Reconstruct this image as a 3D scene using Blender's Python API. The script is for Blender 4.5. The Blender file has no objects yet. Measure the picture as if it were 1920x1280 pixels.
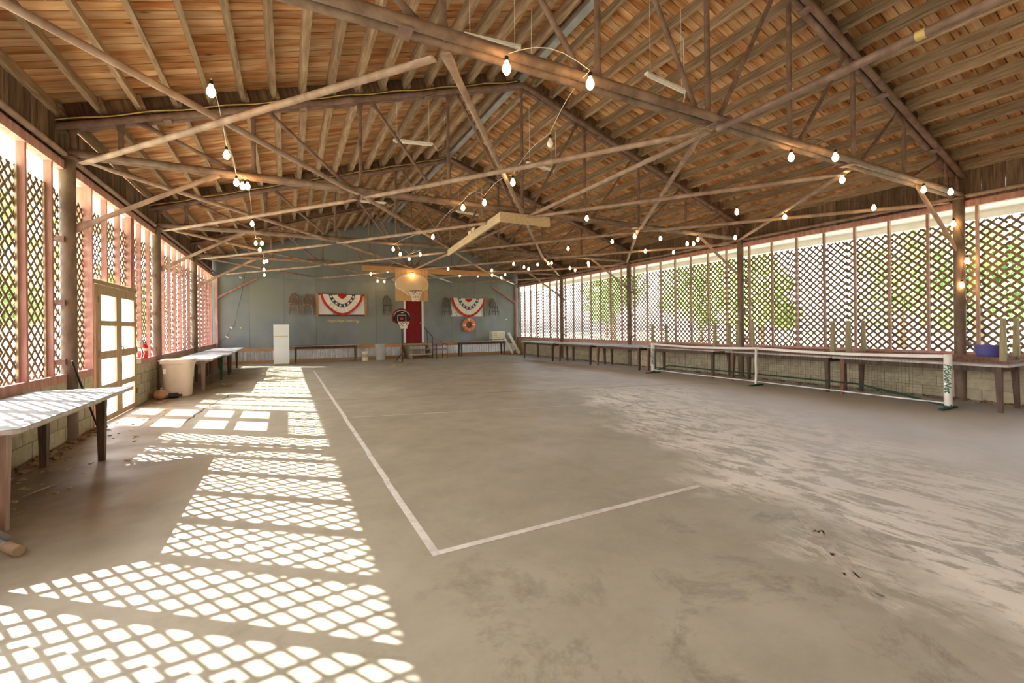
import bpy, math, random
from mathutils import Vector, Matrix, Euler
random.seed(7)
R = math.radians
SC = bpy.context.scene
COL = SC.collection

# ------------------------------------------------------------------ camera
H = 1.386
cam_d = bpy.data.cameras.new('camera'); cam = bpy.data.objects.new('camera', cam_d); COL.objects.link(cam)
cam_d.sensor_width = 36.0; cam_d.lens = 818.15 / 1920 * 36.0
cam_d.shift_y = -27.8 / 1920; cam_d.clip_start = 0.05; cam_d.clip_end = 500
cam.matrix_world = (Matrix.Translation((0, 0, H)) @ Matrix.Rotation(R(-27.33), 4, 'Z') @ Matrix.Rotation(R(90), 4, 'X')
                    @ Matrix.Rotation(-0.0110, 4, 'Z'))
SC.camera = cam

# ------------------------------------------------------------------ world, sun, exposure
world = bpy.data.worlds.new('sky'); SC.world = world; world.use_nodes = True
nt = world.node_tree; bg = nt.nodes['Background']
sky = nt.nodes.new('ShaderNodeTexSky'); sky.sky_type = 'NISHITA'; sky.sun_disc = False
sky.sun_elevation = R(34.4); sky.sun_rotation = R(-52); sky.dust_density = 2.0; sky.air_density = 1.0
haze = nt.nodes.new('ShaderNodeHueSaturation'); haze.inputs['Saturation'].default_value = 0.33
nt.links.new(sky.outputs[0], haze.inputs['Color']); nt.links.new(haze.outputs[0], bg.inputs[0]); bg.inputs[1].default_value = 0.62
sun_d = bpy.data.lights.new('sun', 'SUN'); sun_d.energy = 12.0; sun_d.angle = R(0.35); sun_d.color = (1.0, 0.96, 0.91)
sun = bpy.data.objects.new('sun', sun_d); COL.objects.link(sun)
sun.rotation_euler = Vector((1.15, -0.90, -1.0)).to_track_quat('-Z', 'Y').to_euler()
sun.location = (-20, 20, 20)
SC.view_settings.view_transform = 'Standard'; SC.view_settings.look = 'None'
SC.view_settings.gamma = 1.0; SC.view_settings.use_curve_mapping = False
SC.view_settings.exposure = 2.0
SC.cycles.max_bounces = 14; SC.cycles.diffuse_bounces = 8; SC.cycles.transparent_max_bounces = 16
SC.cycles.use_denoising = True; SC.cycles.sample_clamp_indirect = 8.0

# ------------------------------------------------------------------ main dimensions (metres)
XL, XR = -2.47, 10.80
XM = (XL + XR) / 2
TY = [3.284 + 4.27 * k for k in range(5)]       # four trusses and the back wall
YB = TY[4]; Y0 = -0.986                          # building's shown length
YR = Y0 - 4.27                                   # one more bay behind the viewer, closed by a front wall
SLOPE = 0.322; ZA = 6.13
ANG = math.atan(SLOPE)
def zc(x): return ZA - SLOPE * abs(x - XM)       # top chord centre line
ZCH = 3.66                                       # bottom chord centre
SILL, HEAD = 0.84, 3.44
EAVE = 0.90

# ------------------------------------------------------------------ materials
MATS = {}
def M(name, c1, c2=None, scale=5.0, stretch=(1, 1, 1), rough=0.75, metal=0.0, rnd=0.0, bump=0.0, lo=0.35, hi=0.65,
      detail=5.0, c3=None, s3=1.3, t3=0.55, spec=0.3, emit=None, estr=0.0, alpha=None):
    m = bpy.data.materials.new(name); m.use_nodes = True; MATS[name] = m
    t = m.node_tree; N = t.nodes; L = t.links; b = N['Principled BSDF']
    b.inputs['Roughness'].default_value = rough; b.inputs['Metallic'].default_value = metal
    b.inputs['Specular IOR Level'].default_value = spec
    if emit:
        b.inputs['Emission Color'].default_value = (*emit, 1); b.inputs['Emission Strength'].default_value = estr
    if c2 is None: c2 = tuple(min(1, v * 1.18 + 0.004) for v in c1)
    tc = N.new('ShaderNodeTexCoord'); mp = N.new('ShaderNodeMapping'); mp.inputs['Scale'].default_value = stretch
    oi = N.new('ShaderNodeObjectInfo'); mul = N.new('ShaderNodeMath'); mul.operation = 'MULTIPLY'; mul.inputs[1].default_value = 41.0
    L.new(oi.outputs['Random'], mul.inputs[0]); add = N.new('ShaderNodeVectorMath'); add.operation = 'ADD'
    L.new(tc.outputs['Object'], mp.inputs[0]); L.new(mp.outputs[0], add.inputs[0]); L.new(mul.outputs[0], add.inputs[1])
    no = N.new('ShaderNodeTexNoise'); no.inputs['Scale'].default_value = scale; no.inputs['Detail'].default_value = detail
    no.inputs['Roughness'].default_value = 0.62
    L.new(add.outputs[0], no.inputs['Vector'])
    rp = N.new('ShaderNodeValToRGB'); rp.color_ramp.elements[0].position = lo; rp.color_ramp.elements[1].position = hi
    rp.color_ramp.elements[0].color = (*c1, 1); rp.color_ramp.elements[1].color = (*c2, 1)
    L.new(no.outputs[0], rp.inputs[0]); out = rp.outputs[0]
    if c3:
        n3 = N.new('ShaderNodeTexNoise'); n3.inputs['Scale'].default_value = s3; n3.inputs['Detail'].default_value = 3
        L.new(add.outputs[0], n3.inputs['Vector'])
        r3 = N.new('ShaderNodeValToRGB'); r3.color_ramp.elements[0].position = t3; r3.color_ramp.elements[1].position = t3 + 0.14
        L.new(n3.outputs[0], r3.inputs[0])
        mx = N.new('ShaderNodeMix'); mx.data_type = 'RGBA'; L.new(r3.outputs[0], mx.inputs[0]); L.new(out, mx.inputs[6])
        mx.inputs[7].default_value = (*c3, 1); out = mx.outputs[2]
    if rnd:
        hs = N.new('ShaderNodeHueSaturation'); mr = N.new('ShaderNodeMapRange')
        mr.inputs[3].default_value = 1 - rnd; mr.inputs[4].default_value = 1 + rnd
        L.new(oi.outputs['Random'], mr.inputs[0]); L.new(mr.outputs[0], hs.inputs['Value']); L.new(out, hs.inputs['Color'])
        out = hs.outputs[0]
    L.new(out, b.inputs['Base Color'])
    if bump:
        bp = N.new('ShaderNodeBump'); bp.inputs['Strength'].default_value = bump; bp.inputs['Distance'].default_value = 0.01
        L.new(no.outputs[0], bp.inputs['Height']); L.new(bp.outputs[0], b.inputs['Normal'])
    return m

M('steel', (0.155, 0.095, 0.078), (0.255, 0.17, 0.135), scale=7, rough=0.6, c3=(0.33, 0.235, 0.18), s3=2.2, t3=0.6)
M('brace', (0.29, 0.19, 0.145), (0.46, 0.34, 0.265), scale=5, stretch=(1, 1, .3), rough=0.65)
M('chord', (0.155, 0.10, 0.072), (0.28, 0.195, 0.145), scale=6, rough=0.6, c3=(0.36, 0.27, 0.20), s3=2.0, t3=.6)
M('brace_white', (0.7, 0.66, 0.6), (0.78, 0.74, 0.7), rough=0.5)
M('post', (0.11, 0.072, 0.05), (0.20, 0.142, 0.10), scale=6, stretch=(1, 1, .4), rough=0.6, bump=.1)
M('purlin', (0.22, 0.145, 0.092), (0.44, 0.325, 0.22), scale=5, stretch=(6, .5, 6), rough=0.85, rnd=0.22, bump=.15)
M('ridge', (0.34, 0.37, 0.40), (0.46, 0.49, 0.52), scale=4, rough=0.45, metal=0.3)
M('siding', (0.085, 0.052, 0.034), (0.215, 0.145, 0.095), scale=6, stretch=(5, 5, .4), rough=0.9, rnd=0.35, bump=.2)
M('redpaint', (0.36, 0.165, 0.135), (0.50, 0.28, 0.235), scale=5, stretch=(3, 3, .5), rough=0.7, rnd=.12, c3=(0.5, 0.33, 0.28), s3=2.5, t3=.62)
M('redpaint_backlit', (0.25, 0.14, 0.11), (0.38, 0.245, 0.20), scale=5, stretch=(3, 3, .5), rough=0.7, rnd=.12)  # red stud paint with the right wall's backlit shade put into its colour
M('lattice', (0.135, 0.092, 0.058), (0.25, 0.18, 0.115), scale=9, rough=0.85, rnd=.15)
M('block', (0.33, 0.285, 0.19), (0.445, 0.395, 0.28), scale=9, rough=0.9, rnd=.10, bump=.35, c3=(0.36, 0.30, 0.20), s3=1.6, t3=.66)
M('mortar', (0.23, 0.20, 0.145), (0.30, 0.26, 0.19), rough=0.95)
M('white', (0.78, 0.77, 0.75), (0.84, 0.83, 0.81), rough=0.5)
M('soffit', (0.72, 0.70, 0.67), (0.8, 0.78, 0.75), rough=0.7)
M('backwall', (0.20, 0.225, 0.238), (0.25, 0.278, 0.288), scale=1.6, stretch=(1, 1, .7), rough=0.55, rnd=.05, c3=(0.235, 0.255, 0.235), s3=.6, t3=.5)
M('backwall_gap', (0.05, 0.06, 0.065), rough=0.9)
M('newwood', (0.40, 0.215, 0.095), (0.56, 0.335, 0.165), scale=5, stretch=(.6, 5, 6), rough=0.7, rnd=.12)
M('plywood', (0.50, 0.30, 0.14), (0.64, 0.42, 0.22), scale=4, stretch=(5, 3, .6), rough=0.7)
M('palewood', (0.50, 0.39, 0.24), (0.64, 0.52, 0.35), scale=5, stretch=(5, .5, 5), rough=0.75)
M('corrugated', (0.60, 0.63, 0.66), (0.80, 0.82, 0.84), scale=4, rough=0.3, metal=.75)
M('darkwood', (0.07, 0.043, 0.03), (0.15, 0.10, 0.07), scale=6, stretch=(4, 4, .5), rough=0.7, rnd=.2)
M('redwood', (0.15, 0.075, 0.05), (0.25, 0.14, 0.095), scale=6, stretch=(4, 4, .5), rough=0.7, rnd=.15)
M('legpink', (0.30, 0.19, 0.15), (0.42, 0.29, 0.23), scale=6, stretch=(4, 4, .5), rough=0.7)
M('legolive', (0.20, 0.17, 0.09), (0.32, 0.28, 0.16), scale=6, stretch=(4, 4, .5), rough=0.75, rnd=.15)
M('green', (0.02, 0.07, 0.035), (0.035, 0.10, 0.05), rough=0.5)
M('tabletop', (0.165, 0.165, 0.167), (0.225, 0.225, 0.222), scale=5, rough=0.55, rnd=.06, c3=(0.14, 0.137, 0.128), s3=2, t3=.62)
M('metaledge', (0.34, 0.29, 0.24), (0.52, 0.47, 0.42), scale=14, rough=0.6)
M('doortan', (0.31, 0.225, 0.14), (0.42, 0.315, 0.205), scale=5, stretch=(3, 3, .5), rough=0.65)
M('doorred', (0.20, 0.012, 0.015), (0.25, 0.018, 0.022), rough=0.6, spec=.2)
M('binbeige', (0.60, 0.50, 0.37), (0.68, 0.58, 0.45), scale=3, rough=0.45)
M('cangrey', (0.36, 0.36, 0.31), (0.44, 0.44, 0.38), scale=3, rough=0.5)
M('fridge', (0.74, 0.77, 0.76), (0.78, 0.81, 0.80), scale=2, rough=0.3)
M('brass', (0.55, 0.42, 0.2), rough=0.4, metal=.5)
M('red', (0.62, 0.02, 0.025), (0.7, 0.03, 0.035), rough=0.35)
M('bunting_red', (0.48, 0.025, 0.03), (0.6, 0.05, 0.05), rough=0.8)
M('bunting_white', (0.78, 0.74, 0.66), (0.84, 0.8, 0.73), rough=0.85)
M('bunting_blue', (0.035, 0.05, 0.11), (0.06, 0.08, 0.15), rough=0.85)
M('bunting_blue2', (0.04, 0.09, 0.20), (0.06, 0.12, 0.26), rough=0.85)
M('orange', (0.75, 0.17, 0.07), (0.85, 0.24, 0.1), rough=0.5)
M('black', (0.012, 0.012, 0.013), (0.02, 0.02, 0.022), rough=0.5)
M('rubber', (0.03, 0.03, 0.03), rough=0.8)
M('boardcream', (0.60, 0.46, 0.29), (0.72, 0.58, 0.40), scale=2.5, rough=0.5)
M('boardedge', (0.78, 0.70, 0.55), rough=0.5)
M('netwhite', (0.72, 0.68, 0.6), rough=0.9)
M('rimorange', (0.55, 0.10, 0.04), rough=0.4)
M('chairwood', (0.23, 0.11, 0.055), (0.36, 0.19, 0.11), scale=6, rough=0.55, rnd=.1)
M('chairdark', (0.10, 0.07, 0.055), (0.17, 0.125, 0.10), scale=6, rough=0.55, rnd=.1)
M('fabric', (0.22, 0.17, 0.18), (0.29, 0.23, 0.235), scale=30, rough=0.95)
M('cream', (0.66, 0.62, 0.44), (0.74, 0.70, 0.53), scale=3, rough=0.6)
M('paleboard', (0.60, 0.55, 0.36), (0.70, 0.65, 0.46), scale=4, stretch=(4, 4, .5), rough=0.7)
M('purple', (0.085, 0.075, 0.27), (0.11, 0.10, 0.33), rough=0.4)
M('greybar', (0.36, 0.37, 0.40), (0.5, 0.5, 0.52), rough=0.4, metal=.6)
M('clay', (0.42, 0.22, 0.12), (0.56, 0.33, 0.2), scale=9, rough=0.8)
M('gold', (0.52, 0.44, 0.24), rough=0.7)
M('whiteboard', (0.74, 0.75, 0.78), (0.79, 0.80, 0.82), scale=1.5, rough=0.3)
M('posterwhite', (0.76, 0.78, 0.78), (0.8, 0.82, 0.82), scale=1.5, rough=0.5)
M('postergrey', (0.5, 0.51, 0.52), rough=0.5)
M('line', (0.55, 0.53, 0.47), (0.72, 0.70, 0.64), scale=9, rough=0.8, c3=(0.42, 0.39, 0.33), s3=5, t3=.64)
M('dust', (0.40, 0.375, 0.295), (0.60, 0.58, 0.51), scale=14, rough=0.9)
M('crackdark', (0.06, 0.05, 0.04), rough=0.95)
M('joint', (0.235, 0.205, 0.165), (0.29, 0.26, 0.21), rough=0.9)
M('cable_yellow', (0.55, 0.42, 0.16), rough=0.6)
M('cable_white', (0.75, 0.72, 0.66), rough=0.6)
M('cable_black', (0.03, 0.028, 0.025), rough=0.6)
M('tube_white', (0.82, 0.82, 0.80), rough=0.35)
M('netgreen', (0.012, 0.05, 0.03), rough=0.6)
M('nettext', (0.01, 0.12, 0.07), rough=0.6)
M('netcord', (0.05, 0.05, 0.035), rough=0.9)
M('netpost', (0.70, 0.68, 0.62), (0.8, 0.78, 0.72), scale=8, rough=0.6)
M('bark', (0.12, 0.08, 0.05), (0.2, 0.14, 0.09), rough=0.95)
M('leaf', (0.20, 0.34, 0.09), (0.34, 0.48, 0.18), scale=1.2, rough=0.6)
M('leafdark', (0.15, 0.26, 0.08), (0.26, 0.38, 0.14), scale=1.2, rough=0.6)
M('grassland', (0.30, 0.34, 0.16), (0.55, 0.50, 0.40), scale=.35, rough=0.95)
M('dirt', (0.16, 0.10, 0.06), (0.30, 0.21, 0.13), scale=12, rough=0.95)
M('straw', (0.46, 0.36, 0.2), (0.56, 0.46, 0.28), rough=0.9, rnd=.2)
M('bulb', (1, 0.75, 0.42), rough=0.3, emit=(1.0, 0.56, 0.20), estr=15.0)
M('bulb_off', (0.8, 0.78, 0.72), rough=0.15)

# roof boards: pale to orange, grain and knots along the board
def plank_mat():
    m = bpy.data.materials.new('plank'); m.use_nodes = True; MATS['plank'] = m
    t = m.node_tree; N = t.nodes; L = t.links; b = N['Principled BSDF']; b.inputs['Roughness'].default_value = .8
    b.inputs['Specular IOR Level'].default_value = .2
    tc = N.new('ShaderNodeTexCoord'); oi = N.new('ShaderNodeObjectInfo')
    mul = N.new('ShaderNodeMath'); mul.operation = 'MULTIPLY'; mul.inputs[1].default_value = 53.0; L.new(oi.outputs['Random'], mul.inputs[0])
    def vec(s):
        mp = N.new('ShaderNodeMapping'); mp.inputs['Scale'].default_value = s; L.new(tc.outputs['Object'], mp.inputs[0])
        ad = N.new('ShaderNodeVectorMath'); ad.operation = 'ADD'; L.new(mp.outputs[0], ad.inputs[0]); L.new(mul.outputs[0], ad.inputs[1]); return ad.outputs[0]
    n1 = N.new('ShaderNodeTexNoise'); n1.inputs['Scale'].default_value = 1.0; n1.inputs['Detail'].default_value = 3; L.new(vec((1.3, 5, 1)), n1.inputs['Vector'])
    r1 = N.new('ShaderNodeValToRGB'); e = r1.color_ramp.elements
    e[0].position = .30; e[0].color = (0.36, 0.145, 0.05, 1); e[1].position = .66; e[1].color = (0.74, 0.50, 0.30, 1)
    x = e.new(.42); x.color = (0.52, 0.25, 0.105, 1); x = e.new(.53); x.color = (0.64, 0.39, 0.20, 1)
    L.new(n1.outputs[0], r1.inputs[0])
    n2 = N.new('ShaderNodeTexNoise'); n2.inputs['Scale'].default_value = 1.0; n2.inputs['Detail'].default_value = 5; L.new(vec((3, 60, 1)), n2.inputs['Vector'])
    g = N.new('ShaderNodeMapRange'); g.inputs[1].default_value = .3; g.inputs[2].default_value = .7; g.inputs[3].default_value = .78; g.inputs[4].default_value = 1.12
    L.new(n2.outputs[0], g.inputs[0])
    vo = N.new('ShaderNodeTexVoronoi'); vo.inputs['Scale'].default_value = 1.0; L.new(vec((2.2, 7, .01)), vo.inputs['Vector'])
    kr = N.new('ShaderNodeMapRange'); kr.inputs[1].default_value = .06; kr.inputs[2].default_value = .16; kr.inputs[3].default_value = .35; kr.inputs[4].default_value = 1.0
    L.new(vo.outputs['Distance'], kr.inputs[0])
    mm = N.new('ShaderNodeMath'); mm.operation = 'MULTIPLY'; L.new(g.outputs[0], mm.inputs[0]); L.new(kr.outputs[0], mm.inputs[1])
    rr = N.new('ShaderNodeMapRange'); rr.inputs[3].default_value = .72; rr.inputs[4].default_value = 1.15; L.new(oi.outputs['Random'], rr.inputs[0])
    m2 = N.new('ShaderNodeMath'); m2.operation = 'MULTIPLY'; L.new(mm.outputs[0], m2.inputs[0]); L.new(rr.outputs[0], m2.inputs[1])
    hs = N.new('ShaderNodeHueSaturation'); L.new(r1.outputs[0], hs.inputs['Color']); L.new(m2.outputs[0], hs.inputs['Value'])
    L.new(hs.outputs[0], b.inputs['Base Color'])
plank_mat()

# dusty concrete
def floor_mat():
    m = bpy.data.materials.new('concrete'); m.use_nodes = True; MATS['concrete'] = m
    t = m.node_tree; N = t.nodes; L = t.links; b = N['Principled BSDF']
    tc = N.new('ShaderNodeTexCoord')
    def noise(scale, st=(1, 1, 1), rot=0, det=5, dist=0.0, ro=.6):
        mp = N.new('ShaderNodeMapping'); mp.inputs['Scale'].default_value = st; mp.inputs['Rotation'].default_value = (0, 0, rot)
        L.new(tc.outputs['Object'], mp.inputs[0])
        n = N.new('ShaderNodeTexNoise'); n.inputs['Scale'].default_value = scale; n.inputs['Detail'].default_value = det
        n.inputs['Roughness'].default_value = ro; n.inputs['Distortion'].default_value = dist; L.new(mp.outputs[0], n.inputs['Vector']); return n.outputs[0]
    def rng(x, a, bb, c=0.0, d=1.0):
        r = N.new('ShaderNodeMapRange'); r.inputs[1].default_value = a; r.inputs[2].default_value = bb; r.inputs[3].default_value = c; r.inputs[4].default_value = d
        L.new(x, r.inputs[0]); return r.outputs[0]
    def mix(f, a, bb):
        mx = N.new('ShaderNodeMix'); mx.data_type = 'RGBA'; L.new(f, mx.inputs[0])
        if isinstance(a, tuple): mx.inputs[6].default_value = (*a, 1)
        else: L.new(a, mx.inputs[6])
        if isinstance(bb, tuple): mx.inputs[7].default_value = (*bb, 1)
        else: L.new(bb, mx.inputs[7])
        return mx.outputs[2]
    def math2(op, a, bb):
        q = N.new('ShaderNodeMath'); q.operation = op
        for i, v in ((0, a), (1, bb)):
            if isinstance(v, float): q.inputs[i].default_value = v
            else: L.new(v, q.inputs[i])
        return q.outputs[0]
    col = mix(rng(noise(.55, det=4), .35, .68), (0.325, 0.30, 0.222), (0.42, 0.395, 0.305))
    col = mix(rng(noise(2.6, det=8, ro=.7), .42, .75, 0, .55), col, (0.262, 0.236, 0.17))
    col = mix(rng(noise(30, det=3), .45, .8, 0, .25), col, (0.42, 0.38, 0.31))
    # soiled patches of the slab near the court corner
    sep = N.new('ShaderNodeSeparateXYZ'); L.new(tc.outputs['Object'], sep.inputs[0]); X, Y = sep.outputs[0], sep.outputs[1]
    dk = rng(noise(1.5, dist=.35, det=9, ro=.75), .53, .66, 0, .75)
    col = mix(math2('MULTIPLY', dk, rng(Y, 3.4, 1.4)), col, (0.135, 0.115, 0.085))
    # earth trodden in along the long walls
    wl = rng(math2('ADD', X, rng(noise(1.6), .3, .7, -.45, .45)), -1.2, -2.1)
    col = mix(math2('MULTIPLY', wl, .75), col, (0.20, 0.135, 0.085))
    wr = rng(math2('ADD', X, rng(noise(1.6), .3, .7, -.35, .35)), 9.2, 10.1)
    col = mix(math2('MULTIPLY', wr, .85), col, (0.15, 0.105, 0.07))
    # chalky dust swept in long strokes over the middle right of the floor
    st = noise(1.0, (2.9, 1.15, 1), R(14), 9, 1.8, .72)
    st2 = noise(1.0, (9, 3.0, 1), R(22), 8, 1.4, .74)
    sm = math2('ADD', math2('MULTIPLY', st, .6), math2('MULTIPLY', st2, .4))
    edge = math2('ADD', X, rng(noise(.9, dist=.5), .3, .7, -.5, .5))
    # left limit of the dust runs from (2.9,0.7) to (6,7.5)
    lim = math2('SUBTRACT', edge, math2('ADD', 2.25, math2('MULTIPLY', Y, .40)))
    mask = math2('MULTIPLY', rng(lim, -.15, .55), rng(lim, 3.8, 2.2))
    mask = math2('MULTIPLY', mask, rng(Y, 8.4, 6.6))
    du = math2('MULTIPLY', rng(sm, .45, .52), mask)
    col = mix(math2('MULTIPLY', du, .85), col, (0.86, 0.845, 0.77))
    film = math2('MULTIPLY', rng(lim, .5, 2.6), .55)
    col = mix(film, col, (0.57, 0.56, 0.51))
    L.new(col, b.inputs['Base Color'])
    ro = math2('ADD', rng(noise(1.3, det=4), .3, .7, .42, .62), math2('MULTIPLY', du, .15)); L.new(ro, b.inputs['Roughness'])
    b.inputs['Specular IOR Level'].default_value = .45
    bp = N.new('ShaderNodeBump'); bp.inputs['Strength'].default_value = .12; bp.inputs['Distance'].default_value = .01
    L.new(noise(5, det=8, ro=.7), bp.inputs['Height']); L.new(bp.outputs[0], b.inputs['Normal'])
floor_mat()

# dusty pane
def pane_mat():
    m = bpy.data.materials.new('pane'); m.use_nodes = True; MATS['pane'] = m
    t = m.node_tree; N = t.nodes; L = t.links; out = N['Material Output']; N.remove(N['Principled BSDF'])
    tr = N.new('ShaderNodeBsdfTransparent'); tr.inputs[0].default_value = (.96, .95, .94, 1)
    tl = N.new('ShaderNodeBsdfTranslucent'); tl.inputs[0].default_value = (.85, .72, .70, 1)
    gl = N.new('ShaderNodeBsdfGlossy'); gl.inputs[1].default_value = .08
    no = N.new('ShaderNodeTexNoise'); no.inputs['Scale'].default_value = 3
    mr = N.new('ShaderNodeMapRange'); mr.inputs[1].default_value = .3; mr.inputs[2].default_value = .7; mr.inputs[3].default_value = .10; mr.inputs[4].default_value = .28
    L.new(no.outputs[0], mr.inputs[0])
    m1 = N.new('ShaderNodeMixShader'); L.new(mr.outputs[0], m1.inputs[0]); L.new(tr.outputs[0], m1.inputs[1]); L.new(tl.outputs[0], m1.inputs[2])
    m2 = N.new('ShaderNodeMixShader'); m2.inputs[0].default_value = .05; L.new(m1.outputs[0], m2.inputs[1]); L.new(gl.outputs[0], m2.inputs[2])
    L.new(m2.outputs[0], out.inputs[0])
pane_mat()

# ------------------------------------------------------------------ geometry helpers
class G:
    def __init__(s): s.v = []; s.f = []; s.m = []
    def quad(s, pts):
        i = len(s.v); s.v += [tuple(p) for p in pts]; s.f.append(tuple(range(i, i + len(pts)))); return s
    def box(s, c, d, rot=None):
        i = len(s.v)
        for a in (-.5, .5):
            for b in (-.5, .5):
                for e in (-.5, .5):
                    p = Vector((a * d[0], b * d[1], e * d[2]))
                    if rot is not None: p = rot @ p
                    s.v.append(tuple(p + Vector(c)))
        s.f += [tuple(i + k for k in q) for q in ((0, 1, 3, 2), (4, 6, 7, 5), (0, 4, 5, 1), (2, 3, 7, 6), (0, 2, 6, 4), (1, 5, 7, 3))]
        return s
    def rings(s, rings, cap=True, loop=False):
        i = len(s.v); n = len(rings[0])
        for r in rings: s.v += [tuple(p) for p in r]
        m = len(rings)
        for a in range(m if loop else m - 1):
            b = (a + 1) % m
            for k in range(n):
                l = (k + 1) % n
                s.f.append((i + a * n + k, i + a * n + l, i + b * n + l, i + b * n + k))
        if cap and not loop:
            s.f.append(tuple(i + k for k in range(n))[::-1]); s.f.append(tuple(i + (m - 1) * n + k for k in range(n)))
        return s
    def path(s, pts, r, n=8, cap=True, loop=False, up=(0, 0, 1)):
        pts = [Vector(p) for p in pts]; rs = r if isinstance(r, (list, tuple)) else [r] * len(pts); out = []
        for k, p in enumerate(pts):
            if loop: t = pts[(k + 1) % len(pts)] - pts[k - 1]
            else: t = pts[min(k + 1, len(pts) - 1)] - pts[max(k - 1, 0)]
            t.normalize(); u = Vector(up)
            if abs(t.dot(u)) > .97: u = Vector((1, 0, 0))
            a = t.cross(u).normalized(); b = a.cross(t).normalized()
            out.append([p + (a * math.cos(2 * math.pi * j / n) + b * math.sin(2 * math.pi * j / n)) * rs[k] for j in range(n)])
        return s.rings(out, cap, loop)
    def tube(s, p, q, r, r2=None, n=8): return s.path([p, q], [r, r if r2 is None else r2], n)
    def flat_tube(s, p, q, r, w, t, thin=(0, 1, 0), n=10, e=.10):
        # pipe with both ends hammered flat for the bolt
        p, q = Vector(p), Vector(q); d = (q - p); L = d.length; d.normalize(); y = Vector(thin); x = d.cross(y).normalized(); y = x.cross(d).normalized()
        out = []
        for dist, a, b in ((0, w, t), (e, w, t), (e * 2.1, r, r), (L - e * 2.1, r, r), (L - e, w, t), (L, w, t)):
            c = p + d * dist
            out.append([c + x * (a * math.cos(2 * math.pi * j / n)) + y * (b * math.sin(2 * math.pi * j / n)) for j in range(n)])
        return s.rings(out)
    def lathe(s, prof, c=(0, 0, 0), n=20, axis='z', cap=True):
        out = []
        for r, h in prof:
            ring = []
            for j in range(n):
                a = 2 * math.pi * j / n; x, y = r * math.cos(a), r * math.sin(a)
                ring.append(Vector((x, y, h) if axis == 'z' else (x, -h, y) if axis == 'y' else (h, x, y)) + Vector(c))
            out.append(ring)
        return s.rings(out, cap)
    def prism(s, poly, a, b, axis='y'):
        # polygon in the two other axes, extruded along axis from a to b
        def P(u, v, w): return {'y': (u, w, v), 'x': (w, u, v), 'z': (u, v, w)}[axis]
        return s.rings([[P(u, v, a) for u, v in poly], [P(u, v, b) for u, v in poly]])
    def mesh(s, name, mat, smooth=False):
        me = bpy.data.meshes.new(name); me.from_pydata(s.v, [], s.f); me.update()
        if mat: me.materials.append(MATS[mat])
        import bmesh
        bm = bmesh.new(); bm.from_mesh(me); bmesh.ops.recalc_face_normals(bm, faces=bm.faces); bm.to_mesh(me); bm.free()
        if smooth:
            me.polygons.foreach_set('use_smooth', [True] * len(me.polygons))
            try: me.set_sharp_from_angle(angle=R(42))
            except Exception: pass
        return me
    def obj(s, name, mat, parent=None, smooth=False, loc=(0, 0, 0)):
        o = bpy.data.objects.new(name, s.mesh(name, mat, smooth)); COL.objects.link(o); o.location = loc
        if parent: o.parent = parent
        return o

CACHE = {}
def obox(name, c, d, mat, parent=None, rot=None):
    """box object; alike boxes share their mesh"""
    k = (round(d[0], 4), round(d[1], 4), round(d[2], 4), mat)
    if k not in CACHE: CACHE[k] = G().box((0, 0, 0), d).mesh(name, mat)
    o = bpy.data.objects.new(name, CACHE[k]); COL.objects.link(o); o.location = c
    if rot is not None: o.rotation_euler = rot
    if parent: o.parent = parent
    return o
def under(child, part):
    """make child a sub-part of part without moving it"""
    child.parent = part; child.matrix_parent_inverse = part.matrix_basis.inverted(); return child
def thing(name, label, cat, loc=(0, 0, 0), rz=0.0, group=None):
    o = bpy.data.objects.new(name, None); COL.objects.link(o); o.location = loc; o.rotation_euler = (0, 0, rz)
    o.empty_display_size = .1; o['label'] = label; o['category'] = cat
    if group: o['group'] = group
    return o
def tag(o, label, cat, group=None):
    o['label'] = label; o['category'] = cat
    if group: o['group'] = group
    return o
def struct(o, label=None):
    o['kind'] = 'structure'
    if label: o['label'] = label
    return o
def sroot(name, label):
    o = bpy.data.objects.new(name, None); COL.objects.link(o); return struct(o, label)

def text(name, body, size, shear, mat, parent, mw, offset=0.0):
    c = bpy.data.curves.new(name, 'FONT'); c.body = body; c.size = size; c.shear = shear; c.extrude = .0012; c.offset = offset
    tmp = bpy.data.objects.new(name, c); COL.objects.link(tmp); bpy.context.view_layer.update()
    me = bpy.data.meshes.new_from_object(tmp.evaluated_get(bpy.context.evaluated_depsgraph_get())); bpy.data.objects.remove(tmp); bpy.data.curves.remove(c)
    me.materials.clear(); me.materials.append(MATS[mat])
    o = bpy.data.objects.new(name, me); COL.objects.link(o); o.parent = parent; o.matrix_local = mw; return o

# ================================================================== SETTING
# ---- floor
fl = struct(G().box((XM, (YR + YB) / 2, -.1), (XR - XL + .5, YB - YR + .4, .2)).obj('floor', 'concrete'), 'dusty worn grey concrete slab floor of the hall')
def strip(name, pts, w, z, mat):
    g = G()
    for (a, b), (c, d) in zip(pts[:-1], pts[1:]):
        n = Vector((-(d - b), c - a)).normalized() * w / 2
        g.box(((a + c) / 2, (b + d) / 2, z), (math.hypot(c - a, d - b), w, .002), Matrix.Rotation(math.atan2(d - b, c - a), 3, 'Z'))
    return g.obj(name, mat, fl)
for y0, y1 in ((2.575, 4.05), (4.056, 5.0), (5.006, 7.2), (7.206, 11.5), (11.506, 16.0)):
    strip('court_line', [(.80, y0), (.79, y1)], .05, .0012, 'line')
for x0, x1 in ((.82, 1.9), (1.91, 3.15)): strip('court_line', [(x0, 2.60), (x1, 2.60)], .05, .0012, 'line')
strip('floor_joint', [(.5, 9.15), (4.0, 8.35), (7.6, 7.42), (9.2, 7.0)], .022, .0008, 'joint')
strip('floor_joint', [(.9, 7.2), (3.7, 6.45), (5.2, 6.1)], .016, .0008, 'line')
ck = [(-1.36, 7.95)]
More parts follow.
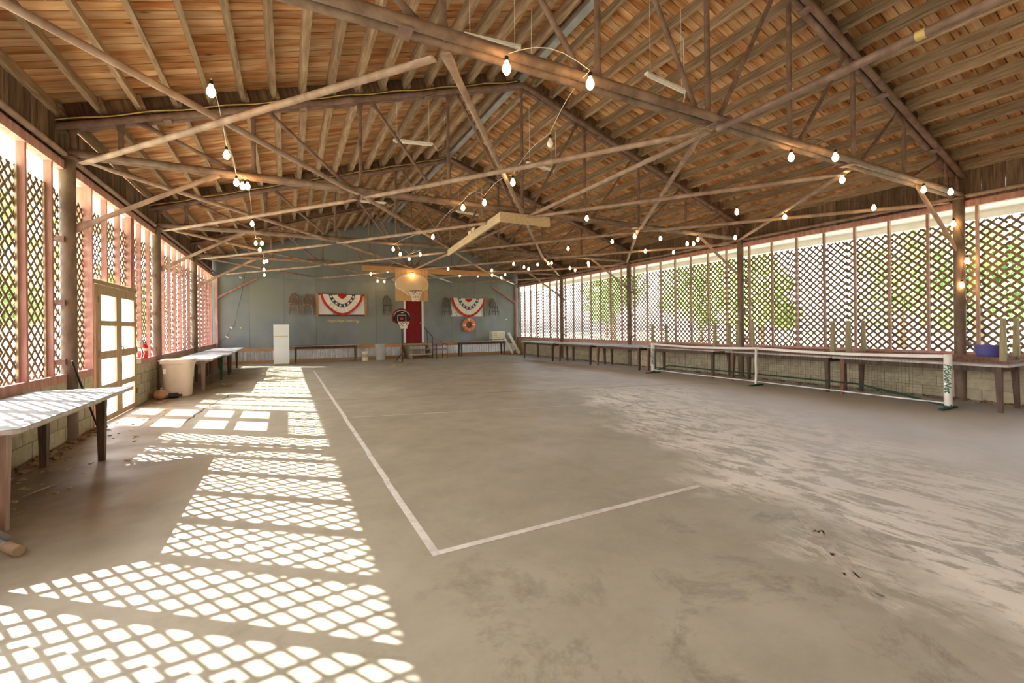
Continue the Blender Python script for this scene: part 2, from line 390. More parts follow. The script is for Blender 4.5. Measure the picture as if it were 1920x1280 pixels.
for k in range(1, 16): ck.append((-1.36 + .28 * (k / 15) ** 1.6 + random.uniform(-.03, .03), 7.95 + k * .195))
g = G()
for k in range(len(ck) - 1):
    (a, b), (c, d) = ck[k], ck[k + 1]; w = .012 + .02 * random.random()
    g.box(((a + c) / 2, (b + d) / 2, .001), (math.hypot(c - a, d - b) * 1.1, w, .0024), Matrix.Rotation(math.atan2(d - b, c - a), 3, 'Z'))
g.obj('floor_crack', 'crackdark', fl)

struct(G().box((4, 10, -.32), (160, 160, .2)).obj('ground', 'grassland'), 'sunny grass and dirt yard outside the hall')

random.seed(11)
for pts, w in (([(3.36, 1.90), (3.12, 1.66), (2.92, 1.44), (2.76, 1.28), (2.64, 1.12), (2.60, 1.02)], .085),):
    g = G(); pp = [Vector((x, y, .0012)) for x, y in pts]
    for k in range(len(pp) - 1):
        a, b = pp[k], pp[k + 1]; n = Vector((-(b - a).y, (b - a).x, 0)).normalized()
        for j in range(7):
            o_ = (j - 3) * w / 6; e0, e1 = random.uniform(-.03, .02), random.uniform(-.02, .03); d = (b - a).normalized()
            g.quad([a + n * (o_ - w / 15) + d * e0, b + n * (o_ - w / 15) + d * e1, b + n * (o_ + w / 15) + d * e1, a + n * (o_ + w / 15) + d * e0])
    g.obj('dust_stroke', 'dust', fl)
random.seed(7)

# ---- ceiling: boards on purlins
ceil = sroot('ceiling', 'open timber roof of boards on purlins')
half = (XM - (XL - EAVE)); Ls = half / math.cos(ANG)
PB = .11; PD = .185; PT = .055       # purlin underside above chord line, depth, thickness
for sgn in (-1, 1):
    deck = bpy.data.objects.new('roof_deck', None); COL.objects.link(deck); deck.parent = ceil
    xm_ = XM + sgn * half / 2; zm = ZA - SLOPE * half / 2 + (PB + PD + .014) / math.cos(ANG)
    w = .142; n = int((YB + .1 - (Y0 - .2)) / w) + 1
    rest = G(); rot = Euler((0, sgn * ANG, 0)).to_matrix()
    for k in range(n):
        y = YB + .14 - w * (k + .5)
        c = (xm_, y, zm + random.uniform(-.002, .003))
        if k < 16: rest.box(c, (Ls, w - .004, .024), rot)
        else: obox('plank', c, (Ls, w - .012, .024), 'plank', deck, (0, sgn * ANG, 0))
    o = rest.obj('plank', 'plank', deck); o['kind'] = 'stuff'
    obox('rear_deck', (xm_, (YR + Y0) / 2 - .1, zm), (Ls, Y0 - YR + .1, .03), 'plank', deck, (0, sgn * ANG, 0))
    # roofing above the boards keeps daylight out of the joints
    G().box((xm_, (YB + Y0) / 2, zm + .03), (Ls + .02, YB - Y0 + .5, .02), rot).obj('roofing', 'siding', ceil)
    # purlins, lapped side by side over each truss
    kmax = 18
    ys = [Y0] + TY
    for b in range(5):
        for k in range(kmax):
            x = (11.26 - .4 * k) if sgn > 0 else (2 * XM - 11.26 + .4 * k)
            if abs(x - XM) < .16: continue
            off = (.024 if b % 2 else -.024) * sgn
            zz = zc(x) + (PB + PD / 2) / math.cos(ANG)
            obox('purlin', (x + off, (ys[b] + ys[b + 1]) / 2, zz), (PT, 4.27 + (.22 if b < 4 else -.02), PD), 'purlin', ceil, (0, sgn * ANG, 0))
            if b < 4: # dark blocking between the laps
                obox('blocking', (x + .2 * sgn, ys[b + 1] + .02, zc(x + .2 * sgn) + (PB + PD / 2) / math.cos(ANG)), (.37, .04, PD * .95), 'siding', ceil, (0, sgn * ANG, 0))
G().box((XM, (Y0 + YB) / 2, ZA + .17), (.14, YB - Y0, .10)).obj('ridge_beam', 'ridge', ceil)

# ---- long walls
STUDS = lambda side: [t + .45 + .6 * k for t in [Y0] + TY[:4] for k in range(7)] if side > 0 else [y for y in [-.6 + .6 * k for k in range(35)]]
DOOR = (8.36, 10.22, 2.10)
def hexa(): pass
def slat_mesh(L, W):
    k = ('slat', round(L, 3), W)
    if k not in CACHE: CACHE[k] = G().box((0, 0, 0), (.006, W, L)).mesh('slat', 'lattice')
    return CACHE[k]
def lattice(wall, X, ya, yb, za, zb, single, phase):
    """crossed slats filling ya..yb, za..zb in two layers"""
    panel = bpy.data.objects.new('lattice_panel', None); COL.objects.link(panel); panel.parent = wall
    P = .145; g = G(); cnt = 0; W = .033 if X < 0 else .040
    for layer, s in ((0, 1), (1, -1)):
        xx = X + (.0045 if layer else -.0045)
        k0 = math.floor((za - s * yb if s > 0 else za + ya) / P) - 2; k1 = math.ceil((zb - s * ya if s > 0 else zb + yb) / P) + 2
        for k in range(k0, k1):
            c = k * P + phase                        # z = s*y + c
            y_lo, y_hi = ya, yb
            if s > 0: y_lo = max(y_lo, za - c); y_hi = min(y_hi, zb - c)
            else: y_lo = max(y_lo, c - zb); y_hi = min(y_hi, c - za)
            if y_hi - y_lo < .02: continue
            L = (y_hi - y_lo) * math.sqrt(2) + .02; ym = (y_lo + y_hi) / 2; zm = s * ym + c
            if single:
                o = bpy.data.objects.new('slat', slat_mesh(L, W)); COL.objects.link(o); o.parent = panel
                o.location = (xx, ym, zm); o.rotation_euler = (R(-45 * s), 0, 0); cnt += 1
            else: g.box((xx, ym, zm), (.006, W, L), Matrix.Rotation(R(-45 * s), 3, 'X'))
    if g.v:
        o = g.obj('slats', 'lattice', panel); o['kind'] = 'stuff'
    return cnt

def long_wall(side):
    X = XL if side < 0 else XR; out = -1 if side < 0 else 1
    w = sroot('wall_left' if side < 0 else 'wall_right',
              'pink studded lattice wall over cream blocks with a double door' if side < 0 else 'long lattice screen wall over cream concrete blocks')
    gaps = [DOOR] if side < 0 else []
    # block wall: backing (mortar) and blocks
    xo = X + out * .10
    segs = [(Y0, YB)] if not gaps else [(Y0, DOOR[0] - .02), (DOOR[1] + .02, YB)]
    for a, b in segs:
        G().box((xo, (a + b) / 2, .38), (.18, b - a, .76)).obj('mortar_bed', 'mortar', w)
        for c in range(4):
            z = .1 + c * .193; y = a - (.2 if c % 2 else 0); 
            while y < b:
                y0_, y1_ = max(y, a), min(y + .40, b)
                if y1_ - y0_ > .06: obox('block', (xo - out * .006, (y0_ + y1_) / 2, z - .005), (.19, round(y1_ - y0_ - .012, 3), .183), 'block', w)
                y += .40
        # sill board and ledge
        obox('sill', (X + out * .02, (a + b) / 2, .80), (.045, b - a, .10), 'redpaint', w)
        obox('sill', (X + out * .10, (a + b) / 2, .795), (.20, b - a, .05), 'redpaint', w)
    # header, rail pipe
    obox('header', (X + out * .05, (Y0 + YB) / 2, HEAD + .05), (.10, YB - Y0, .11), 'redpaint', w)
    G().tube((X + out * .0, Y0, 3.625), (X + out * .0, YB, 3.625), .035, n=12).obj('rail_pipe', 'brace', w, True)
    # siding boards above the header
    k = 0; y = Y0
    zt = zc(X + out * .08) + .15
    while y < YB - .05:
        b_ = .135 + .02 * ((k * 7) % 5) / 5; y2 = min(y + b_, YB)
        obox('siding_board', (X + out * (.085 + .006 * (k % 2)), (y + y2) / 2, (HEAD + .08 + zt) / 2), (.02, round(y2 - y - .004, 3), zt - HEAD - .08), 'siding', w)
        y = y2; k += 1
    # studs
    for y in STUDS(side):
        zb = SILL
        if side < 0 and DOOR[0] - .03 < y < DOOR[1] + .03: zb = DOOR[2] + .06
        obox('stud', (X + out * .055, y, (zb + HEAD) / 2), (.072 if side < 0 else .06, .04, round(HEAD - zb, 3)), 'redpaint' if side < 0 else 'redpaint_backlit', w)
    if side < 0:
        for y in (8.335, 10.265): obox('door_stud', (X + out * .075, y, (HEAD) / 2), (.16, .04, HEAD), 'redpaint', w)
    # lattice outside the studs
    XLAT = X + out * (.112 if side > 0 else .098); ZT = 3.17
    step = 1.2; ys = []; y = Y0 + .1
    while y < YB - .1: ys.append((y, min(y + step - .012, YB - .02))); y += step
    total = 0
    for i, (a, b) in enumerate(ys):
        if side < 0 and b > DOOR[0] and a < DOOR[1]:
            if a < DOOR[0]: lattice(w, XLAT, a, DOOR[0] - .03, SILL - .02, ZT, False, 0.03)
            lattice(w, XLAT, max(a, DOOR[0] - .02), min(b, DOOR[1] + .02), DOOR[2] + .1, ZT, False, .03)
            if b > DOOR[1]: lattice(w, XLAT, DOOR[1] + .03, b, SILL - .02, ZT, False, .03)
            continue
        near = (2.0 < a < 7.3) if side > 0 else (4.8 < a < 7.4 or 10.3 < a < 12.5)
        total += lattice(w, XLAT, a, b, SILL - .02, ZT, near, random.uniform(0, .1))
    if side < 0:    # trim lath where the lattice sheets are nailed to the studs
        for y in STUDS(side):
            if 4 < y < 8: obox('lath', (XLAT + .02 - .004, y - .035, (SILL + ZT) / 2), (.02, .03, ZT - SILL), 'doortan', w)
    # the bay behind the viewer
    ym, yl = (YR + Y0) / 2, Y0 - YR
    obox('rear_block_wall', (xo, ym, .38), (.19, yl, .76), 'block', w); obox('sill', (X + out * .08, ym, .80), (.16, yl, .08), 'redpaint', w)
    obox('header', (X + out * .05, ym, HEAD + .05), (.10, yl, .11), 'redpaint', w); obox('rear_siding', (X + out * .085, ym, (HEAD + .08 + zt) / 2), (.02, yl, zt - HEAD - .08), 'siding', w)
    for k in range(7): obox('stud', (X + out * .055, YR + .3 + .6 * k, (SILL + HEAD) / 2), (.095 if side < 0 else .07, .04, round(HEAD - SILL, 3)), 'redpaint', w)
    lattice(w, XLAT, YR + .05, Y0, SILL - .02, ZT, False, .02)
    obox('soffit', (X + out * (.12 + (EAVE - .12) / 2), ym, HEAD + .045), (EAVE - .12, yl, .02), 'soffit', w)
    # white soffit and fascia under the eave
    obox('soffit', (X + out * (.12 + (EAVE - .12) / 2), (Y0 + YB) / 2, HEAD + .045), (EAVE - .12, YB - Y0, .02), 'soffit', w)
    obox('fascia', (X + out * (EAVE + .012), (Y0 + YB) / 2, HEAD + .12), (.025, YB - Y0 + .4, .46), 'soffit', w)
    return w
WL = long_wall(-1); WR = long_wall(1)

WF = sroot('wall_front', 'plain boarded end wall behind the viewer')
G().prism([(XL - .3, 0), (XR + .3, 0), (XR + .3, zc(XR + .3) + .3), (XM, ZA + .33), (XL - .3, zc(XL - .3) + .3)], YR - .12, YR).obj('boarding', 'plywood', WF)
# ---- back wall
WB = sroot('wall_back', 'blue grey painted plywood gable wall with corrugated metal skirting')
def gz(x): return zc(x) + (PB + PD) / math.cos(ANG) - .01
poly = [(XL - .1, 0), (XR + .1, 0), (XR + .1, gz(XR + .1)), (XM, gz(XM)), (XL - .1, gz(XL - .1))]
poly = [(XL - .3, 0), (XR + .3, 0), (XR + .3, gz(XR + .3) + .03), (XM, gz(XM) + .03), (XL - .3, gz(XL - .3) + .03)]
G().prism(poly, YB + .04, YB + .14).obj('backing', 'backwall_gap', WB)
def clip_panel(x0, x1, z0, z1):
    pts = [(x0, z0), (x1, z0)]
    zr, zl = gz(x1), gz(x0)
    if z0 > max(zr, zl, gz(XM) if x0 < XM < x1 else 0): return None
    top = []
    def cut(z): # x on the slope where height is z
        return (gz(XM) - z) / SLOPE
    xs = [x1] + ([XM] if x0 < XM < x1 else []) + [x0]
    poly = [(x0, z0), (x1, z0)]
    N = 24
    for k in range(N + 1):
        x = x1 + (x0 - x1) * k / N; poly.append((x, min(z1, gz(x))))
    q = []
    for p in poly:
        p = (p[0], max(p[1], z0))
        if not q or math.dist(p, q[-1]) > 1e-4: q.append(p)
    # drop collinear
    r = []
    for i, p in enumerate(q):
        a, b = q[i - 1], q[(i + 1) % len(q)]
        if abs((p[0] - a[0]) * (b[1] - a[1]) - (p[1] - a[1]) * (b[0] - a[0])) > 1e-6: r.append(p)
    return r if len(r) >= 3 else None
xs = [XL - .08, -1.31, -.09, 1.13, 2.38, 3.60, 4.84, 5.80, 7.23, 8.45, 9.67, XR + .08]
for i in range(len(xs) - 1):
    a, b = xs[i], xs[i + 1]
    zs = [.655, 3.47, 5.2, 6.6] if b < 4 else [.655, 3.07, 4.3, 6.6]
    for k in range(3):
        z0, z1 = zs[k], zs[k + 1]
        if 4.8 < a < 5.0 and k == 0: z0 = 2.72
        p = clip_panel(a + .003, b - .003, z0 + .003, z1 - .003)
        if not p: continue
        off = -.012 if (1.1 < a < 3.5 and k == 0) else 0
        G().prism(p, YB + .02 + off, YB + .045).obj('panel', 'backwall', WB)
# skirting: rails and corrugated sheets
for a, b in ((XL, .62), (.625, 4.90), (4.905, 7.2), (7.205, XR)):
    obox('rail_board', ((a + b) / 2, YB + .0, .585), (b - a, .05, .14), 'newwood', WB)
    obox('base_board', ((a + b) / 2, YB + .0, .05), (b - a, .05, .14), 'newwood', WB)
x = XL
while x < XR - .05:
    x2 = min(x + 1.0, XR); n = int((x2 - x) / .017); g = G(); rows = []
    for k in range(n + 1):
        xx = x + (x2 - x) * k / n; rows.append((xx, YB + .012 + .018 * math.cos(xx * 2 * math.pi / .076)))
    i = len(g.v)
    for xx, yy in rows: g.v += [(xx, yy, .1), (xx, yy, .53)]
    for k in range(n): g.f.append((2 * k, 2 * k + 1, 2 * k + 3, 2 * k + 2))
    g.obj('corrugated_sheet', 'corrugated', WB, True); x = x2
# red corner braces and corner posts
for s, X in ((1, XL), (-1, XR)):
    obox('corner_post', (X + s * .06, YB - .06, 1.75), (.09, .09, 3.5), 'redpaint', WB)
    G().tube((X + s * .08, YB - .05, 2.62), (X + s * 1.45, YB - .05, 3.46), .04, n=10).obj('corner_brace', 'redpaint', WB, True)
obox('light_switch', (10.2, YB + .012, 1.76), (.08, .02, .06), 'white', WB)
text('wall_lettering', 'Angel Hugs Every Day', .145, .25, 'gold', WB, Matrix.Translation((1.56, YB + .006, 1.68)) @ Matrix.Rotation(R(90), 4, 'X'), .003)
G().lathe([(0.001, -.006), (.035, -.004), (.035, .004), (.001, .006)], (2.80, YB + .0, 1.66), 10, 'y').obj('flower_sticker', 'cream', WB)

# ---- doors
d1 = struct(thing('door_1', 'tan double door with four dusty panes in each leaf', 'door', (XL + .01, .04, 0)))
for i, (a, b) in enumerate(((8.38, 9.288), (9.296, 10.20))):
    leaf = bpy.data.objects.new('door_leaf', None); COL.objects.link(leaf); leaf.parent = d1
    ya, yb = a + .125, b - .125
    for yy in (a + .0625, b - .0625): obox('stile', (0, yy, 1.045), (.04, .125, 2.06), 'doortan', leaf)
    bars = [(.015, .10), (.485, .575), (.965, 1.085), (1.465, 1.545), (1.93, 2.075)]
    for z0, z1 in bars: obox('rail', (0, (a + b) / 2, (z0 + z1) / 2), (.04, round(b - a - .25, 3), round(z1 - z0, 3)), 'doortan', leaf)
    for k in range(4):
        z0, z1 = bars[k][1], bars[k + 1][0]
        g = G(); g.box((-.004, (ya + yb) / 2, (z0 + z1) / 2), (.004, yb - ya, z1 - z0)); g.obj('pane', 'pane', leaf)
    for z in (.3, 1.05, 1.85): obox('hinge', (.026, a + .012 if i == 0 else b - .012, z), (.01, .02, .10), 'steel', leaf)
obox('door_frame', (-.04, 8.36, 1.06), (.06, .03, 2.12), 'doortan', d1); obox('door_frame', (-.03, 10.23, 1.06), (.07, .05, 2.12), 'doortan', d1)
obox('door_frame', (-.03, 9.29, 2.115), (.07, 1.93, .06), 'doortan', d1)
G().path([(.05, 9.26, 1.0), (.08, 9.26, 1.02), (.08, 9.26, 1.12), (.05, 9.26, 1.14)], .009, 6).obj('handle', 'steel', d1)

d2 = struct(thing('door_2', 'dark red six panel door with white trim above the wooden steps', 'door', (0, YB + .02, 0)))
obox('slab', (5.33, .02, 1.70), (.72, .04, 2.0), 'doorred', d2)
for px_ in (5.16, 5.50):
    for z0, z1 in ((.86, 1.50), (1.66, 2.30), (2.40, 2.62)):
        pn = obox('door_panel', (px_, -.008, (z0 + z1) / 2), (.22, .02, z1 - z0), 'doorred', d2)
        under(obox('raised_field', (px_, -.022, (z0 + z1) / 2), (.16, .012, z1 - z0 - .07), 'doorred', d2), pn)
for px_ in (4.90, 5.755): obox('door_trim', (px_, -.005, 1.70), (.09, .04, 2.06), 'white', d2)
obox('door_trim', (5.33, -.005, 2.73), (.95, .04, .08), 'white', d2)
G().lathe([(.008, 0), (.012, .03), (.03, .045), (.028, .065), (.004, .075)], (5.64, 0, 1.60), 12, 'y').obj('door_knob', 'brass', d2, True)

# ================================================================== TRUSSES AND POSTS
ORD = ['nearest', 'second', 'third', 'farthest']
NODES = [XM + 1.525 * k for k in range(-4, 5)]
def truss(k):
    t = thing('roof_truss', f'{ORD[k]} brown steel pipe roof truss spanning the hall', 'truss', (XM, TY[k], 0), 0, 'steel pipe roof trusses')
    lx = lambda x: x - XM
    sep, rr = .055, .045
    for s in (-1, 1):
        for y in (-sep, sep):
            G().tube((lx(XM) - s * .0, y, ZA), (s * 6.83, y, zc(XM + 6.83)), rr, n=12).obj('top_chord', 'steel', t, True)
        obox('nailer', (s * 3.45, 0, zc(XM + 3.45) + .085), (7.15, .10, .045), 'siding', t, (0, s * ANG, 0))
    for y in (-sep, sep): G().tube((-6.60, y, ZCH), (6.60, y, ZCH), rr, n=12).obj('bottom_chord', 'chord', t, True)
    for x in NODES: G().flat_tube((lx(x), 0, ZCH - .03), (lx(x), 0, zc(x) + .02), .03, .046, .010).obj('web_post', 'steel', t, True)
    for s in (-1, 1):
        G().flat_tube((s * 6.58, 0, ZCH - .03), (s * 6.58, 0, zc(XM + 6.58)), .036, .06, .016, e=.05).obj('web_post', 'steel', t, True)
        for q in range(4, 0, -1):
            xa, xb = s * (1.525 * q - .16), s * (1.525 * (q - 1) + .16)
            G().flat_tube((xa, 0, zc(XM + xa) + .0), (xb, 0, ZCH + .02), .027, .042, .010).obj('diagonal', 'steel', t, True)
        # knee brace down to the post, splice plates
        G().flat_tube((s * 6.58, .02, 2.70), (s * 5.02, .02, ZCH - .02), .033, .05, .012, e=.12).obj('knee_brace', 'brace', t, True)
        for xx in (1.9, 3.9, 5.6): obox('splice_plate', (s * xx, 0, zc(XM + xx) - .052), (.10, .16, .016), 'steel', t, (0, s * ANG, 0))
    for xx in (-3.35, .1, 2.9): obox('splice_plate', (xx, 0, ZCH - .05), (.10, .17, .014), 'steel', t)
    return t
for k in range(4): truss(k)

def brace_between(root, xa, ya, xb, yb, mat='brace', z=ZCH - .06, dz=0.0, r=.034):
    p = (xa - XM, ya - root.location.y, z); q = (xb - XM, yb - root.location.y, z + dz)
    d = (Vector(q) - Vector(p)).normalized(); p = Vector(p) + d * .08; q = Vector(q) - d * .08
    return G().flat_tube(p, q, r, r * 1.4, .012, thin=(0, 0, 1), e=.14).obj('brace', mat, root, True)
ND = [XL + .12, XM - 3.05, XM, XM + 3.05, XR - .12]
names = ['first', 'second', 'third', 'last']
for b in range(4):
    ya, yb = TY[b], TY[b + 1]
    t = thing('roof_bracing', ['dusty tan pipe cross bracing between nearest and second trusses', 'dusty tan pipe cross bracing between second and third trusses',
              'dusty tan pipe cross bracing between third and farthest trusses', 'dusty tan pipe cross bracing from farthest truss to back wall'][b], 'bracing', (XM, (ya + yb) / 2, 0), 0, 'roof cross bracing')
    yb2 = yb if b < 3 else yb - .05
    for i in range(4):
        brace_between(t, ND[i], ya + .02, ND[i + 1], yb2 - .02, 'brace_white' if (b == 3 and i in (2, 3)) else 'brace', dz=(.0 if i % 2 else -.03))
        brace_between(t, ND[i + 1], ya + .02, ND[i], yb2 - .02, z=ZCH - .065 - .066, dz=.0)
    brace_between(t, XM + .1, ya, XM + .1, yb2, z=ZCH - .10)
t = thing('roof_strut', 'long steel strut running overhead from the nearest truss toward the viewer', 'strut', (XM, 1.2, 0))
G().tube((.12, -2.2, ZCH - .10), (.12, 2.05, ZCH - .10), .036, n=10).obj('pipe', 'steel', t, True)
G().lathe([(.037, -.03), (.037, .03)], (0, 0, 0), 10, 'y').obj('clamp_band', 'cable_yellow', t, True, (.12, .3, ZCH - .10))

PLAB = {(-1, 0): 'brown round steel post on the near left wall outside the picture edge', (-1, 1): 'thick brown steel post by the sunlit table, before the double door',
        (-1, 2): 'brown steel post behind the beige bin beside the fire extinguisher', (-1, 3): 'thin brown steel post behind the far tables of the sunny wall',
        (1, 0): 'brown steel post behind the purple bucket on the lattice wall', (1, 1): 'brown steel post on the lattice wall beside the upturned middle table',
        (1, 2): 'brown steel post on the lattice wall near the far end of the pickleball net', (1, 3): 'slim brown steel post nearest the back wall on the shaded lattice side'}
for s, X in ((-1, XL), (1, XR)):
    for k in range(4):
        t = thing('steel_post', PLAB[(s, k)], 'post', (X, TY[k], 0), 0, 'steel wall posts')
        G().lathe([(.081, 0), (.081, 3.58)], n=20).obj('pipe', 'post', t, True)
        obox('cap_plate', (0, 0, 3.595), (.22, .20, .03), 'steel', t); obox('base_plate', (0, 0, .008), (.24, .24, .016), 'steel', t)
        for z in (1.0, 1.75, 2.55): obox('bracket', (s * .06, -.09, z), (.12, .05, .07), 'steel', t)

# ================================================================== FURNITURE ALONG THE WALLS
def table(label, x0, x1, y0, y1, z=.75, legmats=('darkwood',) * 4, group=None, inset=.18, insx=.14, splay=.0, top='tabletop', thick=.035, upside=False, lz=None, edge=True, apron='darkwood', name='table'):
    cx, cy = (x0 + x1) / 2, (y0 + y1) / 2
    t = thing(name, label, 'table', (cx, cy, 0 if not upside else lz), 0, group); w, l = x1 - x0, y1 - y0
    f = (lambda q: q) if not upside else (lambda q: z - q)
    tp = G(); r = .03; poly = []
    for sx, sy, a0 in ((1, 1, 0), (-1, 1, 90), (-1, -1, 180), (1, -1, 270)):
        for a in (0, 45, 90):
            poly.append((sx * (w / 2 - r) + r * math.cos(R(a0 + a)), sy * (l / 2 - r) + r * math.sin(R(a0 + a))))
    za, zb = sorted((f(z - thick), f(z)))
    to = tp.prism(poly, za, zb, 'z').obj('table_top', top, t)
    if edge:
        g = G()
        for (a, b), (c, d) in zip(poly, poly[1:] + poly[:1]): g.box(((a + c) / 2, (b + d) / 2, (za + zb) / 2), (math.dist((a, b), (c, d)) + .004, .006, thick * .8), Matrix.Rotation(math.atan2(d - b, c - a), 3, 'Z'))
        under(g.obj('edge_strip', 'metaledge', t), to)
    lx, ly = w / 2 - insx, l / 2 - inset; ah = .085 if not upside else .055; zz = f(z - thick - ah / 2)
    for s in (-1, 1):
        obox('apron', (s * lx, 0, zz), (.025, 2 * ly + .08, ah), apron, t); obox('apron', (0, s * ly, zz), (2 * lx + .02, .025, ah), apron, t)
    i = 0
    for sx in (-1, 1):
        for sy in (-1, 1):
            a, b = f(z - thick), f(0.0); g = G(); rings = []
            for zq, h, e in ((a, .040, 0), (b, .026, splay)):
                ox, oy = sx * (lx + e), sy * (ly + e); rings.append([(ox - h, oy - h, zq), (ox + h, oy - h, zq), (ox + h, oy + h, zq), (ox - h, oy + h, zq)])
            g.rings(rings).obj('leg', legmats[i], t); i += 1
    return t
GL, GR, GU = 'tables along the sunny wall', 'tables along the shaded wall', 'upturned tables on the wall tables'
table('grey topped wooden table striped with lattice sunlight in left foreground', -2.42, -1.57, 4.03, 6.48, group=GL, inset=.30, insx=.20, legmats=('darkwood', 'darkwood', 'legpink', 'darkwood'), apron='legpink')
table('grey topped table with pinkish legs just behind the beige bin', -2.36, -1.52, 11.95, 13.95, .72, legmats=('redwood', 'darkwood', 'legpink', 'redwood'), group=GL, inset=.3, insx=.2, apron='legpink')
table('grey topped table with one green leg along the sunny wall', -2.36, -1.40, 14.0, 16.3, .72, legmats=('darkwood', 'darkwood', 'green', 'darkwood'), group=GL, inset=.3, insx=.2)
table('farthest grey table along the sunny wall, close to the back wall', -2.36, -1.42, 16.36, 19.0, .72, group=GL, inset=.3, insx=.2)
RT = [(9.27, 10.2, 14.55, 17.1, 'farthest dark legged table along the shaded lattice wall'), (9.42, 10.3, 12.32, 14.5, 'second farthest dark legged table along the shaded lattice wall'),
      (9.52, 10.38, 10.02, 12.28, 'dark legged bare table just beyond the far end of the net'), (9.62, 10.5, 7.48, 9.98, 'dark table behind the far half of the net, carrying an upturned table'),
      (9.58, 10.45, 4.78, 7.15, 'dark table behind the near half of the net, carrying an upturned table'), (9.48, 10.42, 2.36, 4.72, 'nearest dark table by the lattice, carrying upturned table and purple bucket')]
for x0, x1, y0, y1, lab in RT: table(lab, x0, x1, y0, y1, .73, group=GR, inset=.14, insx=.13, splay=.02, legmats=('darkwood', 'redwood', 'darkwood', 'darkwood'))
for y0, y1, lab in ((7.55, 9.92, 'upturned brown table with legs in the air behind the far half of the net'), (4.80, 7.10, 'upturned brown table with legs in the air behind the near half of the net'),
                    (2.42, 4.72, 'upturned brown table with legs in the air holding the purple bucket')):
    table(lab, 9.80, 10.55, y0, y1, .70, legmats=('legolive',) * 4, group=GU, inset=.10, insx=.09, top='redwood', upside=True, lz=.732, edge=False, apron='redwood')
table('long dark wooden side table against the back wall beside the fridge', .20, 2.75, 19.35, 20.1, .71, group='tables at the back wall', inset=.2, insx=.12, legmats=('darkwood', 'darkwood', 'redwood', 'darkwood'), apron='darkwood')
table('dark wooden table under the lifebuoy at the back wall', 7.25, 9.75, 19.3, 20.05, .70, group='tables at the back wall', inset=.2, insx=.12)

# ---- pickleball net
t = thing('pickleball_net', 'portable pickleball net with white posts in front of the shaded tables', 'net', (9.38, 6.17, 0))
P3 = [(-.06, -3.19), (-.03, .02), (.04, 3.19)]
for i, (x, y) in enumerate(P3):
    if i != 1: pp = G().path([(x, y, .06), (x, y, .87)], .052, 12).obj('sleeve', 'netpost', t, True)
    else: pp = G().path([(x - .02, y, .05), (x + .012, y, .30), (x - .006, y, .55), (x + .01, y, .84)], .026, 8).obj('centre_strap', 'netpost', t, True)
    G().box((x, y, .015), (.55 if i != 1 else .45, .06, .025)).obj('foot', 'netgreen', t)
    if i != 1:
        G().box((x, y, .05), (.07, .09, .07)).obj('foot_socket', 'netgreen', t)
        # reads downwards on the side turned to the court
        yaw = math.atan2(-(9.38 + x), 6.17 + y) if True else 0
        d = Vector((-(9.38 + x), -(6.17 + y), 0)).normalized()   # out of the post's face
        side = Vector((-d.y, d.x, 0))
        m = Matrix(((0, side.x, d.x), (0, side.y, d.y), (-1, 0, 0)))  # text x -> down, text y -> side
        text('net_lettering', 'PickleNet', .115, .3, 'nettext', t, Matrix.Translation(Vector((x, y, .72)) + d * .0535 - side * .04) @ m.to_4x4(), .002)
def lerp(a, b, s): return a + (b - a) * s
def nx(y): return lerp(-.06, .04, (y + 3.19) / 6.38)
ys = [-3.14 + 6.28 * k / 40 for k in range(41)]
sag = lambda y: .865 - .035 * math.sin(math.pi * ((y + 3.19) / 3.19 % 1))
g = G(); g.rings([[(nx(y) - .006, y, sag(y)), (nx(y) + .006, y, sag(y)), (nx(y) + .006, y, sag(y) - .05), (nx(y) - .006, y, sag(y) - .05)] for y in ys]).obj('top_tape', 'netpost', t)
G().path([(nx(y), y, .095) for y in ys[::4]], .012, 6).obj('bottom_cord', 'netpost', t)
g = G()
for k in range(8, 128):
    y = -3.14 + 6.28 * k / 128; g.box((nx(y), y, .45), (.0022, .0022, .72))
for k in range(1, 15):
    z = .1 + k * .05; g.box((-.01, 0, z), (.0022, 6.28, .0022), Matrix.Rotation(-math.atan2(.1, 6.38), 3, 'Z'))
o = g.obj('net_mesh', 'netcord', t); o['kind'] = 'stuff'
G().path([(.04, 3.15, .05), (.12, 2.7, .24), (.10, 2.5, .25), (.08, 0, .25), (.06, -1.9, .25), (-.02, -2.5, .17), (-.06, -3.15, .05)], .017, 8).obj('base_tube', 'netgreen', t, True)

# ---- purple bucket
t = thing('bucket', 'purple plastic bucket standing on the nearest upturned table', 'bucket', (10.42, 2.83, .768))
G().lathe([(.001, 0), (.135, 0), (.165, .20), (.178, .202), (.178, .225), (.163, .225), (.13, .02), (.001, .02)], n=28, cap=False).obj('body', 'purple', t, True)
G().lathe([(.176, .195), (.185, .20), (.185, .215), (.176, .22)], n=28, cap=False).obj('rim_band', 'purple', t, True)

# ---- things at the sunny wall
t = thing('storage_bin', 'tall beige plastic bin with clamped lid rim behind the brown post', 'bin', (-2.03, 11.42, 0))
def sq(a, b, z, n=32, p=4.5):
    out = []
    for j in range(n):
        th = 2 * math.pi * j / n; c, s = math.cos(th), math.sin(th)
        r = (abs(c) ** p + abs(s) ** p) ** (-1 / p); out.append((a * r * c, b * r * s, z))
    return out
G().rings([sq(.20, .20, 0), sq(.215, .215, .01), sq(.26, .26, .66), sq(.27, .27, .70), sq(.285, .285, .70), sq(.285, .285, .78), sq(.27, .27, .785), sq(.2, .2, .77)]).obj('body', 'binbeige', t, True)
for s in (-1, 1):
    G().path([(s * .285, -.06, .74), (s * .335, -.05, .75), (s * .335, .05, .75), (s * .285, .06, .74)], .012, 8).obj('handle', 'greybar', t, True)
    G().box((s * .29, -.1, .73), (.03, .04, .08)).obj('clamp', 'greybar', t)
